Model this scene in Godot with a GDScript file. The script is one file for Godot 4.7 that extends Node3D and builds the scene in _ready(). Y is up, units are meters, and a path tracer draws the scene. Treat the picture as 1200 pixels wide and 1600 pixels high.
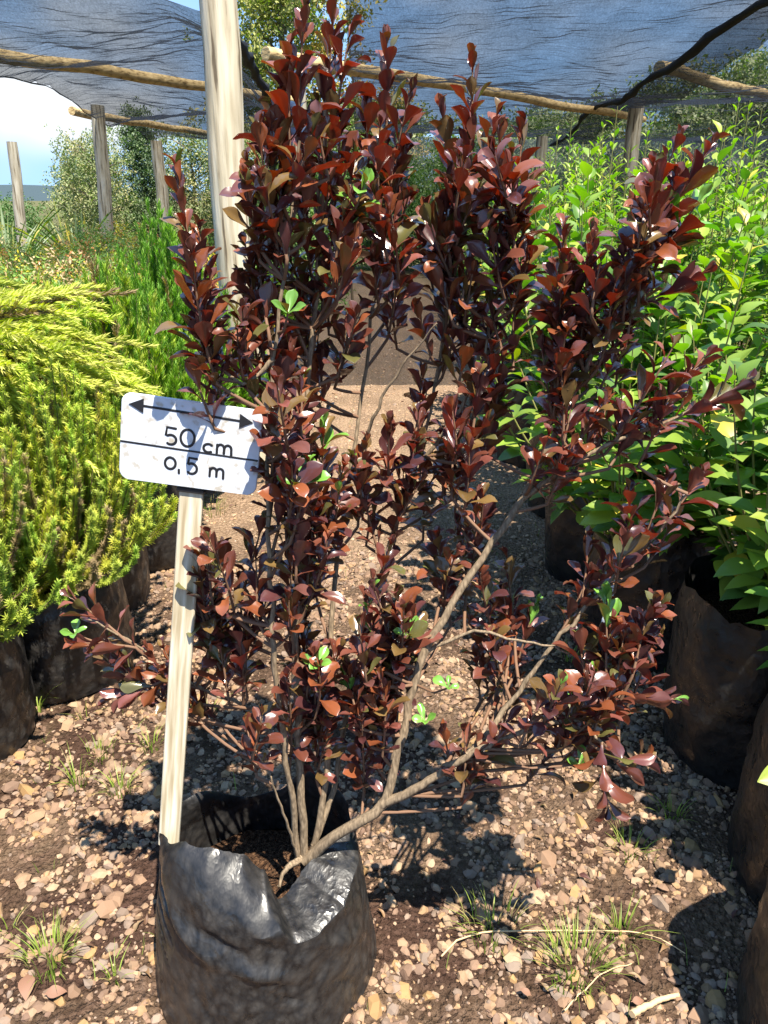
extends Node3D

# ---------------------------------------------------------------- constants of the view
const EYE := Vector3(0, 1.1, 0)
const PITCH := 22.2
const FOV := 67.38

var rng := RandomNumberGenerator.new()
var nz := FastNoiseLite.new()
var M := {}
var leaf_cop: Array = []
var leaf_broad: Array = []
var leaf_lance: Array = []
var sprig_needle: Mesh
var sprig_frond: Mesh
var clump_small: Mesh
var stone_meshes: Array = []

# a place in the world: along the sight line of pixel (u, v) of a 1200 x 1600 picture, d metres ahead
func sight(u: float, v: float) -> Vector3:
	var p := deg_to_rad(PITCH)
	var y := -(v - 800.0) / 1200.0
	return Vector3((u - 600.0) / 1200.0, y * cos(p) - sin(p), -y * sin(p) - cos(p))

func spot(u: float, v: float, d: float) -> Vector3:
	var r := sight(u, v)
	return EYE + r * (-d / r.z)

func level(u: float, v: float, y: float) -> Vector3:
	var r := sight(u, v)
	return EYE + r * ((y - EYE.y) / r.y)

func seen_at(p: Vector3) -> Vector3:   # pixel and depth
	var q := p - EYE
	var a := deg_to_rad(PITCH)
	var yc := q.y * cos(a) - q.z * sin(a)
	var zc := q.y * sin(a) + q.z * cos(a)
	if zc > -0.05:
		return Vector3(-9999, -9999, 0.05)
	return Vector3(600.0 + 1200.0 * q.x / -zc, 800.0 - 1200.0 * yc / -zc, -zc)

func rf(a: float, b: float) -> float:
	return rng.randf_range(a, b)

# ---------------------------------------------------------------- mesh builder
class MB:
	var v := PackedVector3Array()
	var c := PackedColorArray()
	var uv := PackedVector2Array()
	var ix := PackedInt32Array()
	var flat := false
	func vert(p: Vector3, col := Color.WHITE, t := Vector2.ZERO) -> int:
		v.append(p); c.append(col); uv.append(t)
		return v.size() - 1
	func tri(a: int, b: int, d: int) -> void:
		ix.append(a); ix.append(b); ix.append(d)
	func quad(a: int, b: int, d: int, e: int) -> void:
		tri(a, b, d); tri(a, d, e)
	func mesh() -> ArrayMesh:
		if flat:
			var v2 := PackedVector3Array(); var c2 := PackedColorArray(); var t2 := PackedVector2Array()
			for k in ix:
				v2.append(v[k]); c2.append(c[k]); t2.append(uv[k])
			v = v2; c = c2; uv = t2
			ix = PackedInt32Array(range(v.size()))
		var n := PackedVector3Array()
		n.resize(v.size())
		for k in range(0, ix.size(), 3):
			var f := (v[ix[k + 2]] - v[ix[k]]).cross(v[ix[k + 1]] - v[ix[k]])
			n[ix[k]] += f; n[ix[k + 1]] += f; n[ix[k + 2]] += f
		for k in n.size():
			n[k] = n[k].normalized() if n[k].length_squared() > 1e-20 else Vector3.UP
		var a := []
		a.resize(Mesh.ARRAY_MAX)
		a[Mesh.ARRAY_VERTEX] = v; a[Mesh.ARRAY_NORMAL] = n; a[Mesh.ARRAY_COLOR] = c; a[Mesh.ARRAY_TEX_UV] = uv; a[Mesh.ARRAY_INDEX] = ix
		var m := ArrayMesh.new()
		m.add_surface_from_arrays(Mesh.PRIMITIVE_TRIANGLES, a)
		return m
	func grid(nu: int, nv: int, f: Callable, col = null) -> void:
		var at := v.size()
		for j in nv + 1:
			for i in nu + 1:
				var p: Vector3 = f.call(float(i) / nu, float(j) / nv)
				var k := Color.WHITE
				if col != null:
					k = col.call(p, float(i) / nu, float(j) / nv)
				vert(p, k, Vector2(float(i) / nu, float(j) / nv))
		for j in nv:
			for i in nu:
				var q := at + j * (nu + 1) + i
				quad(q, q + nu + 1, q + nu + 2, q + 1)
	func tube(pts: Array, radii: Array, sides := 7, wob := 0.0, col := Color.WHITE, caps := true) -> void:
		var at := v.size()
		var n := pts.size()
		var x := Vector3.ZERO
		var run := 0.0
		for i in n:
			var d: Vector3 = (pts[mini(i + 1, n - 1)] - pts[maxi(i - 1, 0)]).normalized()
			if i == 0:
				x = d.cross(Vector3(0.31, 0.2, 0.93)).normalized()
			else:
				run += (pts[i] - pts[i - 1]).length()
				x = (x - d * x.dot(d)).normalized()
			var y := d.cross(x)
			for s in sides + 1:
				var a := TAU * s / sides
				var r: float = radii[i] * (1.0 + wob * sin(a * 2.0 + i * 1.7) + wob * 0.6 * sin(a * 3.0 - i * 2.3))
				vert(pts[i] + (x * cos(a) + y * sin(a)) * r, col, Vector2(float(s) / sides, run))
		for i in n - 1:
			for s in sides:
				var q := at + i * (sides + 1) + s
				quad(q, q + 1, q + sides + 2, q + sides + 1)
		if caps:
			for e in [0, n - 1]:
				var k := vert(pts[e], col)
				for s in sides:
					var q: int = at + e * (sides + 1) + s
					var w := vert(v[q], col)
					var z := vert(v[q + 1], col)
					if e == 0: tri(k, w, z)
					else: tri(k, z, w)
	func box(lo: Vector3, hi: Vector3, bev := 0.0, col := Color.WHITE) -> void:
		var was := v.size()
		# eight corners per face set, flat faces with a chamfer ring
		var ce := (lo + hi) / 2.0
		var h := (hi - lo) / 2.0
		for ax in 3:
			for s in [-1.0, 1.0]:
				var u1 := (ax + 1) % 3
				var u2 := (ax + 2) % 3
				var ids := []
				for t in [[-1, -1], [1, -1], [1, 1], [-1, 1]]:
					var p := Vector3.ZERO
					p[ax] = s * h[ax]
					p[u1] = t[0] * (h[u1] - bev)
					p[u2] = t[1] * (h[u2] - bev)
					ids.append(vert(ce + p, col))
				if s > 0: quad(ids[0], ids[3], ids[2], ids[1])
				else: quad(ids[0], ids[1], ids[2], ids[3])
		if bev > 0.0:
			for ax in 3:
				for s1 in [-1.0, 1.0]:
					for s2 in [-1.0, 1.0]:
						var u1 := (ax + 1) % 3
						var u2 := (ax + 2) % 3
						var ids := []
						for q in [[-1, 0], [1, 0], [1, 1], [-1, 1]]:
							var p := Vector3.ZERO
							p[ax] = q[0] * (h[ax] - bev)
							p[u1] = s1 * (h[u1] - (bev if q[1] == 0 else 0.0))
							p[u2] = s2 * (h[u2] - (bev if q[1] == 1 else 0.0))
							ids.append(vert(ce + p, col))
						if s1 * s2 > 0: quad(ids[0], ids[1], ids[2], ids[3])
						else: quad(ids[0], ids[3], ids[2], ids[1])

# ---------------------------------------------------------------- naming
func tag(o: Node, label := "", category := "", group := "", kind := "") -> void:
	if label: o.set_meta("label", label)
	if category: o.set_meta("category", category)
	if group: o.set_meta("group", group)
	if kind: o.set_meta("kind", kind)

func thing(called: String, at: Vector3, label: String, category: String, group := "") -> Node3D:
	var o := Node3D.new()
	o.name = called
	o.position = at
	add_child(o, true)
	tag(o, label, category, group)
	return o

func put(called: String, mesh: Mesh, m: Material, parent: Node = self, kind := "") -> MeshInstance3D:
	var o := MeshInstance3D.new()
	o.name = called
	o.mesh = mesh
	o.material_override = m
	parent.add_child(o, true)
	if kind: o.set_meta("kind", kind)
	return o

func many(called: String, mesh: Mesh, m: Material, xf: Array, cols: Array, parent: Node) -> void:
	if xf.is_empty():
		return
	var mm := MultiMesh.new()
	mm.transform_format = MultiMesh.TRANSFORM_3D
	mm.use_colors = true
	mm.mesh = mesh
	mm.instance_count = xf.size()
	for i in xf.size():
		mm.set_instance_transform(i, xf[i])
		mm.set_instance_color(i, cols[i])
	var o := MultiMeshInstance3D.new()
	o.name = called
	o.multimesh = mm
	o.material_override = m
	parent.add_child(o, true)
	o.set_meta("kind", "stuff")

# ---------------------------------------------------------------- materials
func srgb(c: Color) -> Color:
	return c.linear_to_srgb()

func noise_tex(freq: float, lo: Color, hi: Color, seed_ := 1, oct := 5, size := 512, fractal := FastNoiseLite.FRACTAL_FBM, kind := FastNoiseLite.TYPE_SIMPLEX_SMOOTH) -> NoiseTexture2D:
	var f := FastNoiseLite.new()
	f.seed = seed_
	f.noise_type = kind
	f.frequency = freq
	f.fractal_type = fractal
	f.fractal_octaves = oct
	var g := Gradient.new()
	g.offsets = PackedFloat32Array([0.15, 0.85])
	g.colors = PackedColorArray([lo, hi])
	var t := NoiseTexture2D.new()
	t.width = size; t.height = size
	t.seamless = true
	t.noise = f
	t.color_ramp = g
	return t

func mat(called: String, c: Color, rough: float, spec := 0.5) -> StandardMaterial3D:
	var m := StandardMaterial3D.new()
	m.resource_name = called
	m.albedo_color = srgb(c)
	m.roughness = rough
	m.metallic_specular = spec
	m.cull_mode = BaseMaterial3D.CULL_DISABLED
	return m

func triplanar(m: StandardMaterial3D, scale: Vector3, world := false) -> void:
	m.uv1_triplanar = true
	m.uv1_world_triplanar = world
	m.uv1_scale = scale
	m.uv1_triplanar_sharpness = 4.0

func leaf_mat(called: String, c: Color, rough: float, back: Color, coat := 0.0) -> StandardMaterial3D:
	var m := mat(called, c, rough)
	m.vertex_color_use_as_albedo = true
	m.backlight_enabled = true
	m.backlight = back
	if coat > 0.0:
		m.clearcoat_enabled = true
		m.clearcoat = coat
		m.clearcoat_roughness = 0.12
	return m

func make_materials() -> void:
	var w := mat("weathered_wood", Color.WHITE, 0.85, 0.3)
	w.albedo_texture = noise_tex(0.012, Color(0.58, 0.53, 0.44), Color(0.79, 0.75, 0.67), 3, 6)
	var wg := Gradient.new()
	wg.offsets = PackedFloat32Array([0.0, 0.24, 0.30, 0.50, 0.78, 1.0])
	wg.colors = PackedColorArray([Color(0.30, 0.26, 0.21), Color(0.44, 0.39, 0.32), Color(0.62, 0.57, 0.48), Color(0.70, 0.655, 0.565), Color(0.78, 0.74, 0.66), Color(0.72, 0.70, 0.66)])
	(w.albedo_texture as NoiseTexture2D).color_ramp = wg
	w.heightmap_enabled = true
	w.heightmap_texture = noise_tex(0.02, Color.BLACK, Color.WHITE, 4, 5)
	w.heightmap_scale = 0.2
	triplanar(w, Vector3(4.0, 0.30, 4.0))
	M.post = w
	var w2: StandardMaterial3D = w.duplicate()
	w2.resource_name = "grey_wood"
	w2.albedo_color = Color(0.86, 0.88, 0.9)
	M.post_grey = w2
	var w3: StandardMaterial3D = w.duplicate()
	w3.resource_name = "peeled_pole"
	w3.albedo_color = Color(1.0, 0.93, 0.78)
	triplanar(w3, Vector3(2.0, 4.0, 2.0))
	M.pole = w3
	var st := mat("pale_stake_wood", Color.WHITE, 0.75, 0.3)
	st.albedo_texture = noise_tex(0.012, Color(0.60, 0.54, 0.43), Color(0.82, 0.79, 0.71), 8, 5)
	triplanar(st, Vector3(14.0, 0.9, 14.0))
	M.stake = st
	var pl := mat("white_painted_plate", Color.WHITE, 0.42)
	var pt := noise_tex(0.011, Color.WHITE, Color.WHITE, 12, 6)
	var pg := Gradient.new()
	pg.offsets = PackedFloat32Array([0.0, 0.22, 0.30, 0.55, 0.80, 0.86, 1.0])
	pg.colors = PackedColorArray([Color(0.74, 0.68, 0.58), Color(0.85, 0.82, 0.77), Color(0.92, 0.925, 0.93), Color(0.95, 0.955, 0.96), Color(0.91, 0.92, 0.93), Color(0.84, 0.82, 0.79), Color(0.78, 0.73, 0.66)])
	pt.color_ramp = pg
	pl.albedo_texture = pt
	triplanar(pl, Vector3(6, 6, 6))
	pl.albedo_color = Color(0.80, 0.815, 0.84)
	M.plate = pl
	M.ink = mat("black_marker", Color(0.008, 0.008, 0.01), 0.5)
	M.tape = mat("black_tape", Color(0.012, 0.012, 0.014), 0.4)
	M.white_plastic = mat("white_plastic", Color(0.78, 0.79, 0.8), 0.4)
	# black polythene of the planter bags, dusty
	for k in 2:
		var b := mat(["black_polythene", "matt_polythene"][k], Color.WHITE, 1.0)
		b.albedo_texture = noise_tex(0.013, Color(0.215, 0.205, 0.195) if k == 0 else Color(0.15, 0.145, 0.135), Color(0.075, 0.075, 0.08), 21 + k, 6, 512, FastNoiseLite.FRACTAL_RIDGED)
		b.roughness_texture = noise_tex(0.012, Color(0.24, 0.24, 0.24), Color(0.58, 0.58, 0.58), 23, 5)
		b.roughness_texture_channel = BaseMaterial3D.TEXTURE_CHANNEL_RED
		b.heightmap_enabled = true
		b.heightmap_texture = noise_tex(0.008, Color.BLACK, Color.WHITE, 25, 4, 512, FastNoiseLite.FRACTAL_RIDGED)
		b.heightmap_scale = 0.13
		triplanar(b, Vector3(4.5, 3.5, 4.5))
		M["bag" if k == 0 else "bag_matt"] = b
	var so := mat("potting_soil", Color.WHITE, 0.95, 0.2)
	so.albedo_texture = noise_tex(0.03, Color(0.16, 0.11, 0.08), Color(0.40, 0.30, 0.22), 31, 5)
	so.heightmap_enabled = true
	so.heightmap_texture = noise_tex(0.035, Color.BLACK, Color.WHITE, 32, 5)
	so.heightmap_scale = 0.8
	triplanar(so, Vector3(7, 7, 7))
	M.soil = so
	var gr := mat("gravelly_earth", Color.WHITE, 0.95, 0.2)
	gr.albedo_texture = noise_tex(0.03, Color(0.70, 0.68, 0.66), Color(1.0, 1.0, 1.0), 41, 6, 1024)
	gr.vertex_color_use_as_albedo = true
	gr.heightmap_enabled = true
	gr.heightmap_texture = noise_tex(0.04, Color.BLACK, Color.WHITE, 42, 5, 1024, FastNoiseLite.FRACTAL_FBM, FastNoiseLite.TYPE_CELLULAR)
	gr.heightmap_scale = 0.9
	triplanar(gr, Vector3(2.2, 2.2, 2.2), true)
	M.ground = gr
	for k in 6:
		var s := mat("stone_%d" % k, [Color(0.24, 0.155, 0.095), Color(0.20, 0.125, 0.08), Color(0.27, 0.165, 0.075), Color(0.16, 0.105, 0.075), Color(0.18, 0.135, 0.105), Color(0.29, 0.205, 0.13)][k], 0.9, 0.3)
		s.vertex_color_use_as_albedo = true
		M["stone%d" % k] = s
	var sm := mat("gravel_stone", Color.WHITE, 0.9, 0.3)
	sm.vertex_color_use_as_albedo = true
	M.gravel = sm
	M.bark = mat("shrub_bark", Color.WHITE, 0.85, 0.3)
	M.bark.albedo_texture = noise_tex(0.02, Color(0.36, 0.31, 0.25), Color(0.56, 0.49, 0.40), 51, 5)
	triplanar(M.bark, Vector3(22, 6, 22))
	M.twig = mat("reddish_twig", Color(0.15, 0.085, 0.052), 0.7, 0.3)
	M.green_twig = mat("green_twig", Color(0.16, 0.16, 0.05), 0.7, 0.3)
	M.dark_twig = mat("brown_twig", Color(0.12, 0.085, 0.05), 0.8, 0.3)
	M.trunk = mat("tree_bark", Color(0.17, 0.14, 0.11), 0.9, 0.2)
	# the dark red leaves
	var pal := [Color(0.125, 0.040, 0.025), Color(0.195, 0.060, 0.024), Color(0.072, 0.025, 0.025), Color(0.140, 0.086, 0.029), Color(0.180, 0.060, 0.046), Color(0.105, 0.098, 0.031), Color(0.125, 0.050, 0.042), Color(0.14, 0.30, 0.045)]
	M.cop_pal = pal
	M.cop = []
	for k in pal.size():
		M.cop.append(leaf_mat("shiny_leaf_%d" % k, pal[k], 0.30, Color(0.75, 0.36, 0.11) if k < 7 else Color(0.6, 0.8, 0.1), 0.6))
	M.cop_mm = leaf_mat("shiny_leaves", Color.WHITE, 0.30, Color(0.75, 0.36, 0.11), 0.6)
	M.broad_pal = [Color(0.155, 0.26, 0.04), Color(0.215, 0.32, 0.045), Color(0.10, 0.195, 0.035), Color(0.31, 0.38, 0.055), Color(0.075, 0.15, 0.032), Color(0.52, 0.42, 0.05)]
	M.broad = []
	for k in 6:
		M.broad.append(leaf_mat("green_leaf_%d" % k, M.broad_pal[k], 0.42, Color(0.75, 0.95, 0.12)))
	M.leaf_mm = leaf_mat("green_leaves", Color.WHITE, 0.42, Color(0.75, 0.95, 0.12))
	M.needle = leaf_mat("needle_leaves", Color.WHITE, 0.6, Color(0.8, 0.9, 0.15))
	M.far_leaf = leaf_mat("far_leaves", Color.WHITE, 0.6, Color(0.6, 0.8, 0.2))
	M.grass = leaf_mat("grass_blades", Color.WHITE, 0.5, Color(0.7, 0.95, 0.15))
	M.dry = mat("dry_stalk", Color(0.48, 0.34, 0.19), 0.8, 0.3)
	M.dead_leaf = leaf_mat("dead_leaf", Color(0.17, 0.085, 0.05), 0.7, Color(0.3, 0.2, 0.1))
	M.hill = mat("wooded_hill", Color(0.045, 0.065, 0.075), 0.95, 0.1)
	# shade cloth: a woven film that lets part of the light through, streaked along its threads
	for k in 2:
		var f := FastNoiseLite.new()
		f.seed = 60 + k; f.frequency = 0.01; f.fractal_octaves = 5
		var a := f.get_seamless_image(512, 512)
		f.seed = 70 + k; f.frequency = 0.02
		var b := f.get_seamless_image(512, 512)
		var im := Image.create(512, 512, false, Image.FORMAT_RGBA8)
		for y in 512:
			for x in 512:
				var s := a.get_pixel(x, (y * 12) % 512).r      # streaks
				var s2 := b.get_pixel((x * 5) % 512, (y * 24) % 512).r
				var l := a.get_pixel(x, y).r
				var al := 0.71 + 0.06 * (s - 0.5) + 0.12 * (l - 0.5) + rf(-0.10, 0.10) + (0.05 if (x + y) % 2 == 0 else -0.05)
				if k == 1: al -= 0.08
				im.set_pixel(x, y, Color(1, 1, 1, clampf(al, 0.2, 0.95)))
		var n := mat(["shade_cloth", "thin_shade_cloth"][k], Color(0.024, 0.031, 0.046), 0.6, 0.3)
		n.transparency = BaseMaterial3D.TRANSPARENCY_ALPHA
		n.albedo_texture = ImageTexture.create_from_image(im)
		M["net%d" % k] = n
	M.hem = mat("shade_cloth_hem", Color(0.012, 0.012, 0.014), 0.7, 0.3)

# ---------------------------------------------------------------- leaves
func sample(w: Array, t: float) -> float:
	var f := t * (w.size() - 1)
	var i := mini(int(f), w.size() - 2)
	return lerpf(w[i], w[i + 1], f - i)

# a leaf of length 1 along +y, its upper side towards +z
func leaf_mesh(w: Array, fold: float, curl: float, along := 8, wave := 0.0, rib := Color(1.35, 1.5, 1.3), rim := Color(1.5, 1.05, 1.0)) -> ArrayMesh:
	var b := MB.new()
	var y := 0.0
	var z := 0.0
	var dt := 1.0 / along
	for i in along + 1:
		var t := i * dt
		var ang := curl * (t - 0.25)
		if i > 0:
			y += cos(ang) * dt
			z -= sin(ang) * dt
		var hw: float = sample(w, t)
		for k in 5:
			var s := (k - 2) / 2.0
			var lift := absf(s) * hw * fold - s * s * hw * fold * 0.35 + wave * hw * sin(t * 9.0 + s * 2.0) * absf(s)
			var col := rib if k == 2 else (rim if absf(s) > 0.9 else Color.WHITE)
			b.vert(Vector3(s * hw, y + sin(ang) * lift, z + cos(ang) * lift), col, Vector2(s, t))
	for i in along:
		for k in 4:
			var q := i * 5 + k
			b.quad(q, q + 5, q + 6, q + 1)
	return b.mesh()

func make_leaf_meshes() -> void:
	var ob := [0.035, 0.04, 0.06, 0.10, 0.15, 0.20, 0.235, 0.25, 0.235, 0.17, 0.02]
	leaf_cop = [leaf_mesh(ob, 0.75, 0.7, 9, 0.10), leaf_mesh(ob, 0.45, 1.3, 9, 0.16), leaf_mesh(ob, 0.95, -0.45, 9, 0.12), leaf_mesh(ob, 0.6, 0.2, 9, -0.2)]
	var ov := [0.02, 0.03, 0.16, 0.23, 0.265, 0.26, 0.23, 0.185, 0.13, 0.065, 0.0]
	leaf_broad = [leaf_mesh(ov, 0.3, 0.7, 9, 0.06, Color(1.3, 1.2, 1.2), Color(1, 1, 1)), leaf_mesh(ov, 0.5, 0.35, 9, 0.1, Color(1.3, 1.2, 1.2), Color(1, 1, 1)), leaf_mesh(ov, 0.15, 1.1, 9, 0.08, Color(1.3, 1.2, 1.2), Color(1, 1, 1))]
	var la := [0.015, 0.05, 0.10, 0.14, 0.155, 0.15, 0.13, 0.10, 0.06, 0.0]
	leaf_lance = [leaf_mesh(la, 0.4, 0.5, 6, 0.0, Color(1.25, 1.2, 1.1), Color(1, 1, 1)), leaf_mesh(la, 0.3, 0.9, 6, 0.05, Color(1.25, 1.2, 1.1), Color(1, 1, 1))]
	# needle sprig, about 3 cm of a heath shoot; frond sprig, long narrow leaves pressed forward
	for k in 2:
		var b := MB.new()
		var n := 26 if k == 0 else 16
		for i in n:
			var a := i * 2.4
			var y := float(i) / n
			var d := Vector3(cos(a), 0.75 if k == 0 else 2.4, sin(a)).normalized()
			var l := rf(0.40, 0.6) if k == 0 else rf(0.55, 0.9)
			var s := d.cross(Vector3(-sin(a), 0.3, cos(a))).normalized()
			s = Vector3(-sin(a), rf(-0.3, 0.3), cos(a)).normalized() * (0.045 if k == 0 else 0.055)
			var o := Vector3(0, y, 0)
			var c := Color.WHITE * rf(0.8, 1.15)
			var p0 := b.vert(o - s * 0.5, c); var p1 := b.vert(o + d * l * 0.55 - s, c); var p2 := b.vert(o + d * l, c); var p3 := b.vert(o + d * l * 0.55 + s, c); var p4 := b.vert(o + s * 0.5, c)
			b.tri(p0, p1, p4); b.tri(p1, p3, p4); b.tri(p1, p2, p3)
		if k == 0: sprig_needle = b.mesh()
		else: sprig_frond = b.mesh()
	# a clump of nine small leaves for far crowns
	var b2 := MB.new()
	for i in 9:
		var d := Vector3(rf(-1, 1), rf(-0.7, 1), rf(-1, 1)).normalized()
		var s := d.cross(Vector3(rf(-1, 1), rf(-1, 1), rf(-1, 1))).normalized()
		var o := Vector3(rf(-1, 1), rf(-1, 1), rf(-1, 1)) * 0.55
		var l := rf(0.45, 0.75)
		var c := Color.WHITE * rf(0.75, 1.2)
		var p0 := b2.vert(o, c); var p1 := b2.vert(o + d * l * 0.5 - s * l * 0.22, c); var p2 := b2.vert(o + d * l, c); var p3 := b2.vert(o + d * l * 0.5 + s * l * 0.22, c)
		b2.quad(p0, p1, p2, p3)
	clump_small = b2.mesh()
	# pebbles: a dented, flattened octahedron split once
	for k in 6:
		var b := MB.new()
		b.flat = true
		var base := [Vector3.RIGHT, Vector3.UP, Vector3.BACK, Vector3.LEFT, Vector3.DOWN, Vector3.FORWARD]
		var pts := []
		var key := {}
		for f in [[0, 1, 2], [2, 1, 3], [3, 1, 5], [5, 1, 0], [2, 4, 0], [3, 4, 2], [5, 4, 3], [0, 4, 5]]:
			var t := [base[f[0]], base[f[1]], base[f[2]]]
			t.append_array([(t[0] + t[1]).normalized(), (t[1] + t[2]).normalized(), (t[2] + t[0]).normalized()])
			var id := []
			for p in t:
				var q: Vector3 = p
				var s := str(q.snapped(Vector3.ONE * 0.01))
				if not key.has(s):
					key[s] = pts.size()
					var r := rf(0.62, 1.15)
					pts.append(Vector3(q.x * r * rf(0.9, 1.1), q.y * r * [0.62, 0.75, 0.5, 0.7, 0.85, 0.6][k], q.z * r * [0.8, 0.7, 0.95, 0.65, 0.85, 1.0][k]))
					b.vert(pts[-1], Color.WHITE * rf(0.9, 1.1))
				id.append(key[s])
			b.tri(id[0], id[3], id[5]); b.tri(id[3], id[1], id[4]); b.tri(id[5], id[4], id[2]); b.tri(id[3], id[4], id[5])
		stone_meshes.append(b.mesh())

func leaf_frame(o: Vector3, dir: Vector3, up: Vector3, size: float, wide := 1.0) -> Transform3D:
	var y := dir.normalized()
	var z := (up - y * up.dot(y))
	z = z.normalized() if z.length_squared() > 1e-8 else y.cross(Vector3.RIGHT).normalized()
	var x := y.cross(z)
	return Transform3D(Basis(x * size * wide, y * size, z * size), o)

class Leaves:
	var xf: Array = []
	var pal: Array = []
	var kind: Array = []

# the n leaves that show largest become parts, the rest one mass
func emit_leaves(L: Leaves, meshes: Array, mats: Array, mm: Material, pal: Array, parent: Node3D, n_parts: int) -> void:
	var order := []
	var inv := parent.transform.affine_inverse()
	for i in L.xf.size():
		var t: Transform3D = L.xf[i]
		var s := seen_at(t.origin)
		var size := t.basis.y.length() / s.z
		var score := size - 0.06 * s.z
		if s.x < 0 or s.x > 1200 or s.y < 0 or s.y > 1600:
			score -= 100.0
		order.append([-score, i])
	order.sort()
	var rest := []
	var cols := []
	for k in meshes.size():
		rest.append([]); cols.append([])
	for r in order.size():
		var i: int = order[r][1]
		var k: int = L.kind[i]
		if r < n_parts and order[r][0] < 50.0:
			var o := MeshInstance3D.new()
			o.name = "leaf" if r == 0 else "leaf_%03d" % r
			o.mesh = meshes[k]
			o.material_override = mats[L.pal[i]]
			o.transform = inv * L.xf[i]
			parent.add_child(o)
		else:
			rest[k].append(inv * L.xf[i])
			var c: Color = pal[L.pal[i]] * rf(0.8, 1.2)
			c.a = 1.0
			cols[k].append(c)
	for k in meshes.size():
		many("foliage", meshes[k], mm, rest[k], cols[k], parent)

# ---------------------------------------------------------------- ready
func _ready() -> void:
	rng.seed = 20240917
	nz.seed = 5
	nz.frequency = 1.0
	nz.fractal_octaves = 4
	var cam := Camera3D.new()
	cam.name = "camera"
	cam.position = EYE
	cam.rotation_degrees = Vector3(-PITCH, 0, 0)
	cam.fov = FOV
	cam.near = 0.05
	cam.far = 1500.0
	add_child(cam)
	cam.current = true
	var env := Environment.new()
	env.background_mode = Environment.BG_SKY
	env.sky = Sky.new()
	env.sky.sky_material = make_sky()
	env.background_energy_multiplier = 1.0
	env.tonemap_mode = Environment.TONE_MAPPER_LINEAR
	env.tonemap_exposure = 3.1
	env.sdfgi_enabled = true
	env.ssao_enabled = true
	env.ssil_enabled = true
	var we := WorldEnvironment.new()
	we.name = "environment"
	we.environment = env
	add_child(we)
	var sun := DirectionalLight3D.new()
	sun.name = "sun"
	sun.light_energy = 1.6
	sun.light_color = Color(1.0, 0.965, 0.90)
	sun.light_angular_distance = 0.5
	sun.shadow_enabled = true
	sun.basis = Basis.looking_at(Vector3(-0.24, -1.0, -0.36).normalized(), Vector3.FORWARD)
	add_child(sun)
	make_materials()
	make_leaf_meshes()
	build_ground()
	build_hills()
	build_structure()
	build_bags()
	build_back_trees()
	build_left_plants()
	build_right_plants()
	build_front_bag()
	build_sign()
	build_shrub()
	build_small_things()

func make_sky() -> PanoramaSkyMaterial:
	var f := FastNoiseLite.new()
	f.seed = 11
	f.frequency = 1.3
	f.fractal_octaves = 5
	var im := Image.create(768, 384, false, Image.FORMAT_RGBF)
	for y in 384:
		var el := PI * (0.5 - (y + 0.5) / 384.0)
		var h := maxf(sin(el), 0.0)
		var blue := Color(0.22, 0.33, 0.43).lerp(Color(0.10, 0.225, 0.48), pow(h, 0.30))
		for x in 768:
			var az := TAU * (x + 0.5) / 768.0
			var d := Vector3(cos(az) * cos(el), sin(el) * 2.6, sin(az) * cos(el))
			var n := f.get_noise_3dv(d * 1.4) * 0.5 + 0.5
			var cl := smoothstep(0.56, 0.84, n + 0.10 * (1.0 - h)) * (1.0 - 0.6 * h)
			var c := blue.lerp(Color(0.37, 0.385, 0.40), cl)
			if el < 0.0:
				c = Color(0.22, 0.22, 0.19)
			im.set_pixel(x, y, Color(c.r * 1.0, c.g * 1.0, c.b * 1.0))
	var m := PanoramaSkyMaterial.new()
	m.panorama = ImageTexture.create_from_image(im)
	return m

# ---------------------------------------------------------------- ground
func ground_height(x: float, z: float) -> float:
	var near := clampf(1.0 - (-z - 3.0) / 3.0, 0.0, 1.0)
	return (nz.get_noise_2d(x * 2.2, z * 2.2) * 0.012 + nz.get_noise_2d(x * 9.0 + 40.0, z * 9.0) * 0.008) * near - 0.004

func ground_color(x: float, z: float) -> Color:
	var soil := Color(0.075, 0.046, 0.032)
	var tan_ := Color(0.37, 0.26, 0.175)
	var k := smoothstep(-0.25, 0.35, nz.get_noise_2d(x * 2.7 + 9.0, z * 2.7))
	var path := smoothstep(1.5, 3.0, -z) 
	var c := soil.lerp(tan_, clampf(0.28 * k + 0.72 * path, 0.0, 1.0))
	var away := smoothstep(9.0, 16.0, Vector2(x, z).length())
	return c.lerp(Color(0.13, 0.13, 0.06), away)

func spaced(n: int, dense: float, reach: float) -> Array:
	var a := []
	for i in n + 1:
		var t := float(i) / n * 2.0 - 1.0
		var f := absf(t)
		var v := f * dense / 0.8 if f <= 0.8 else dense + (reach - dense) * pow((f - 0.8) / 0.2, 3.0)
		a.append(signf(t) * v)
	return a

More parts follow.
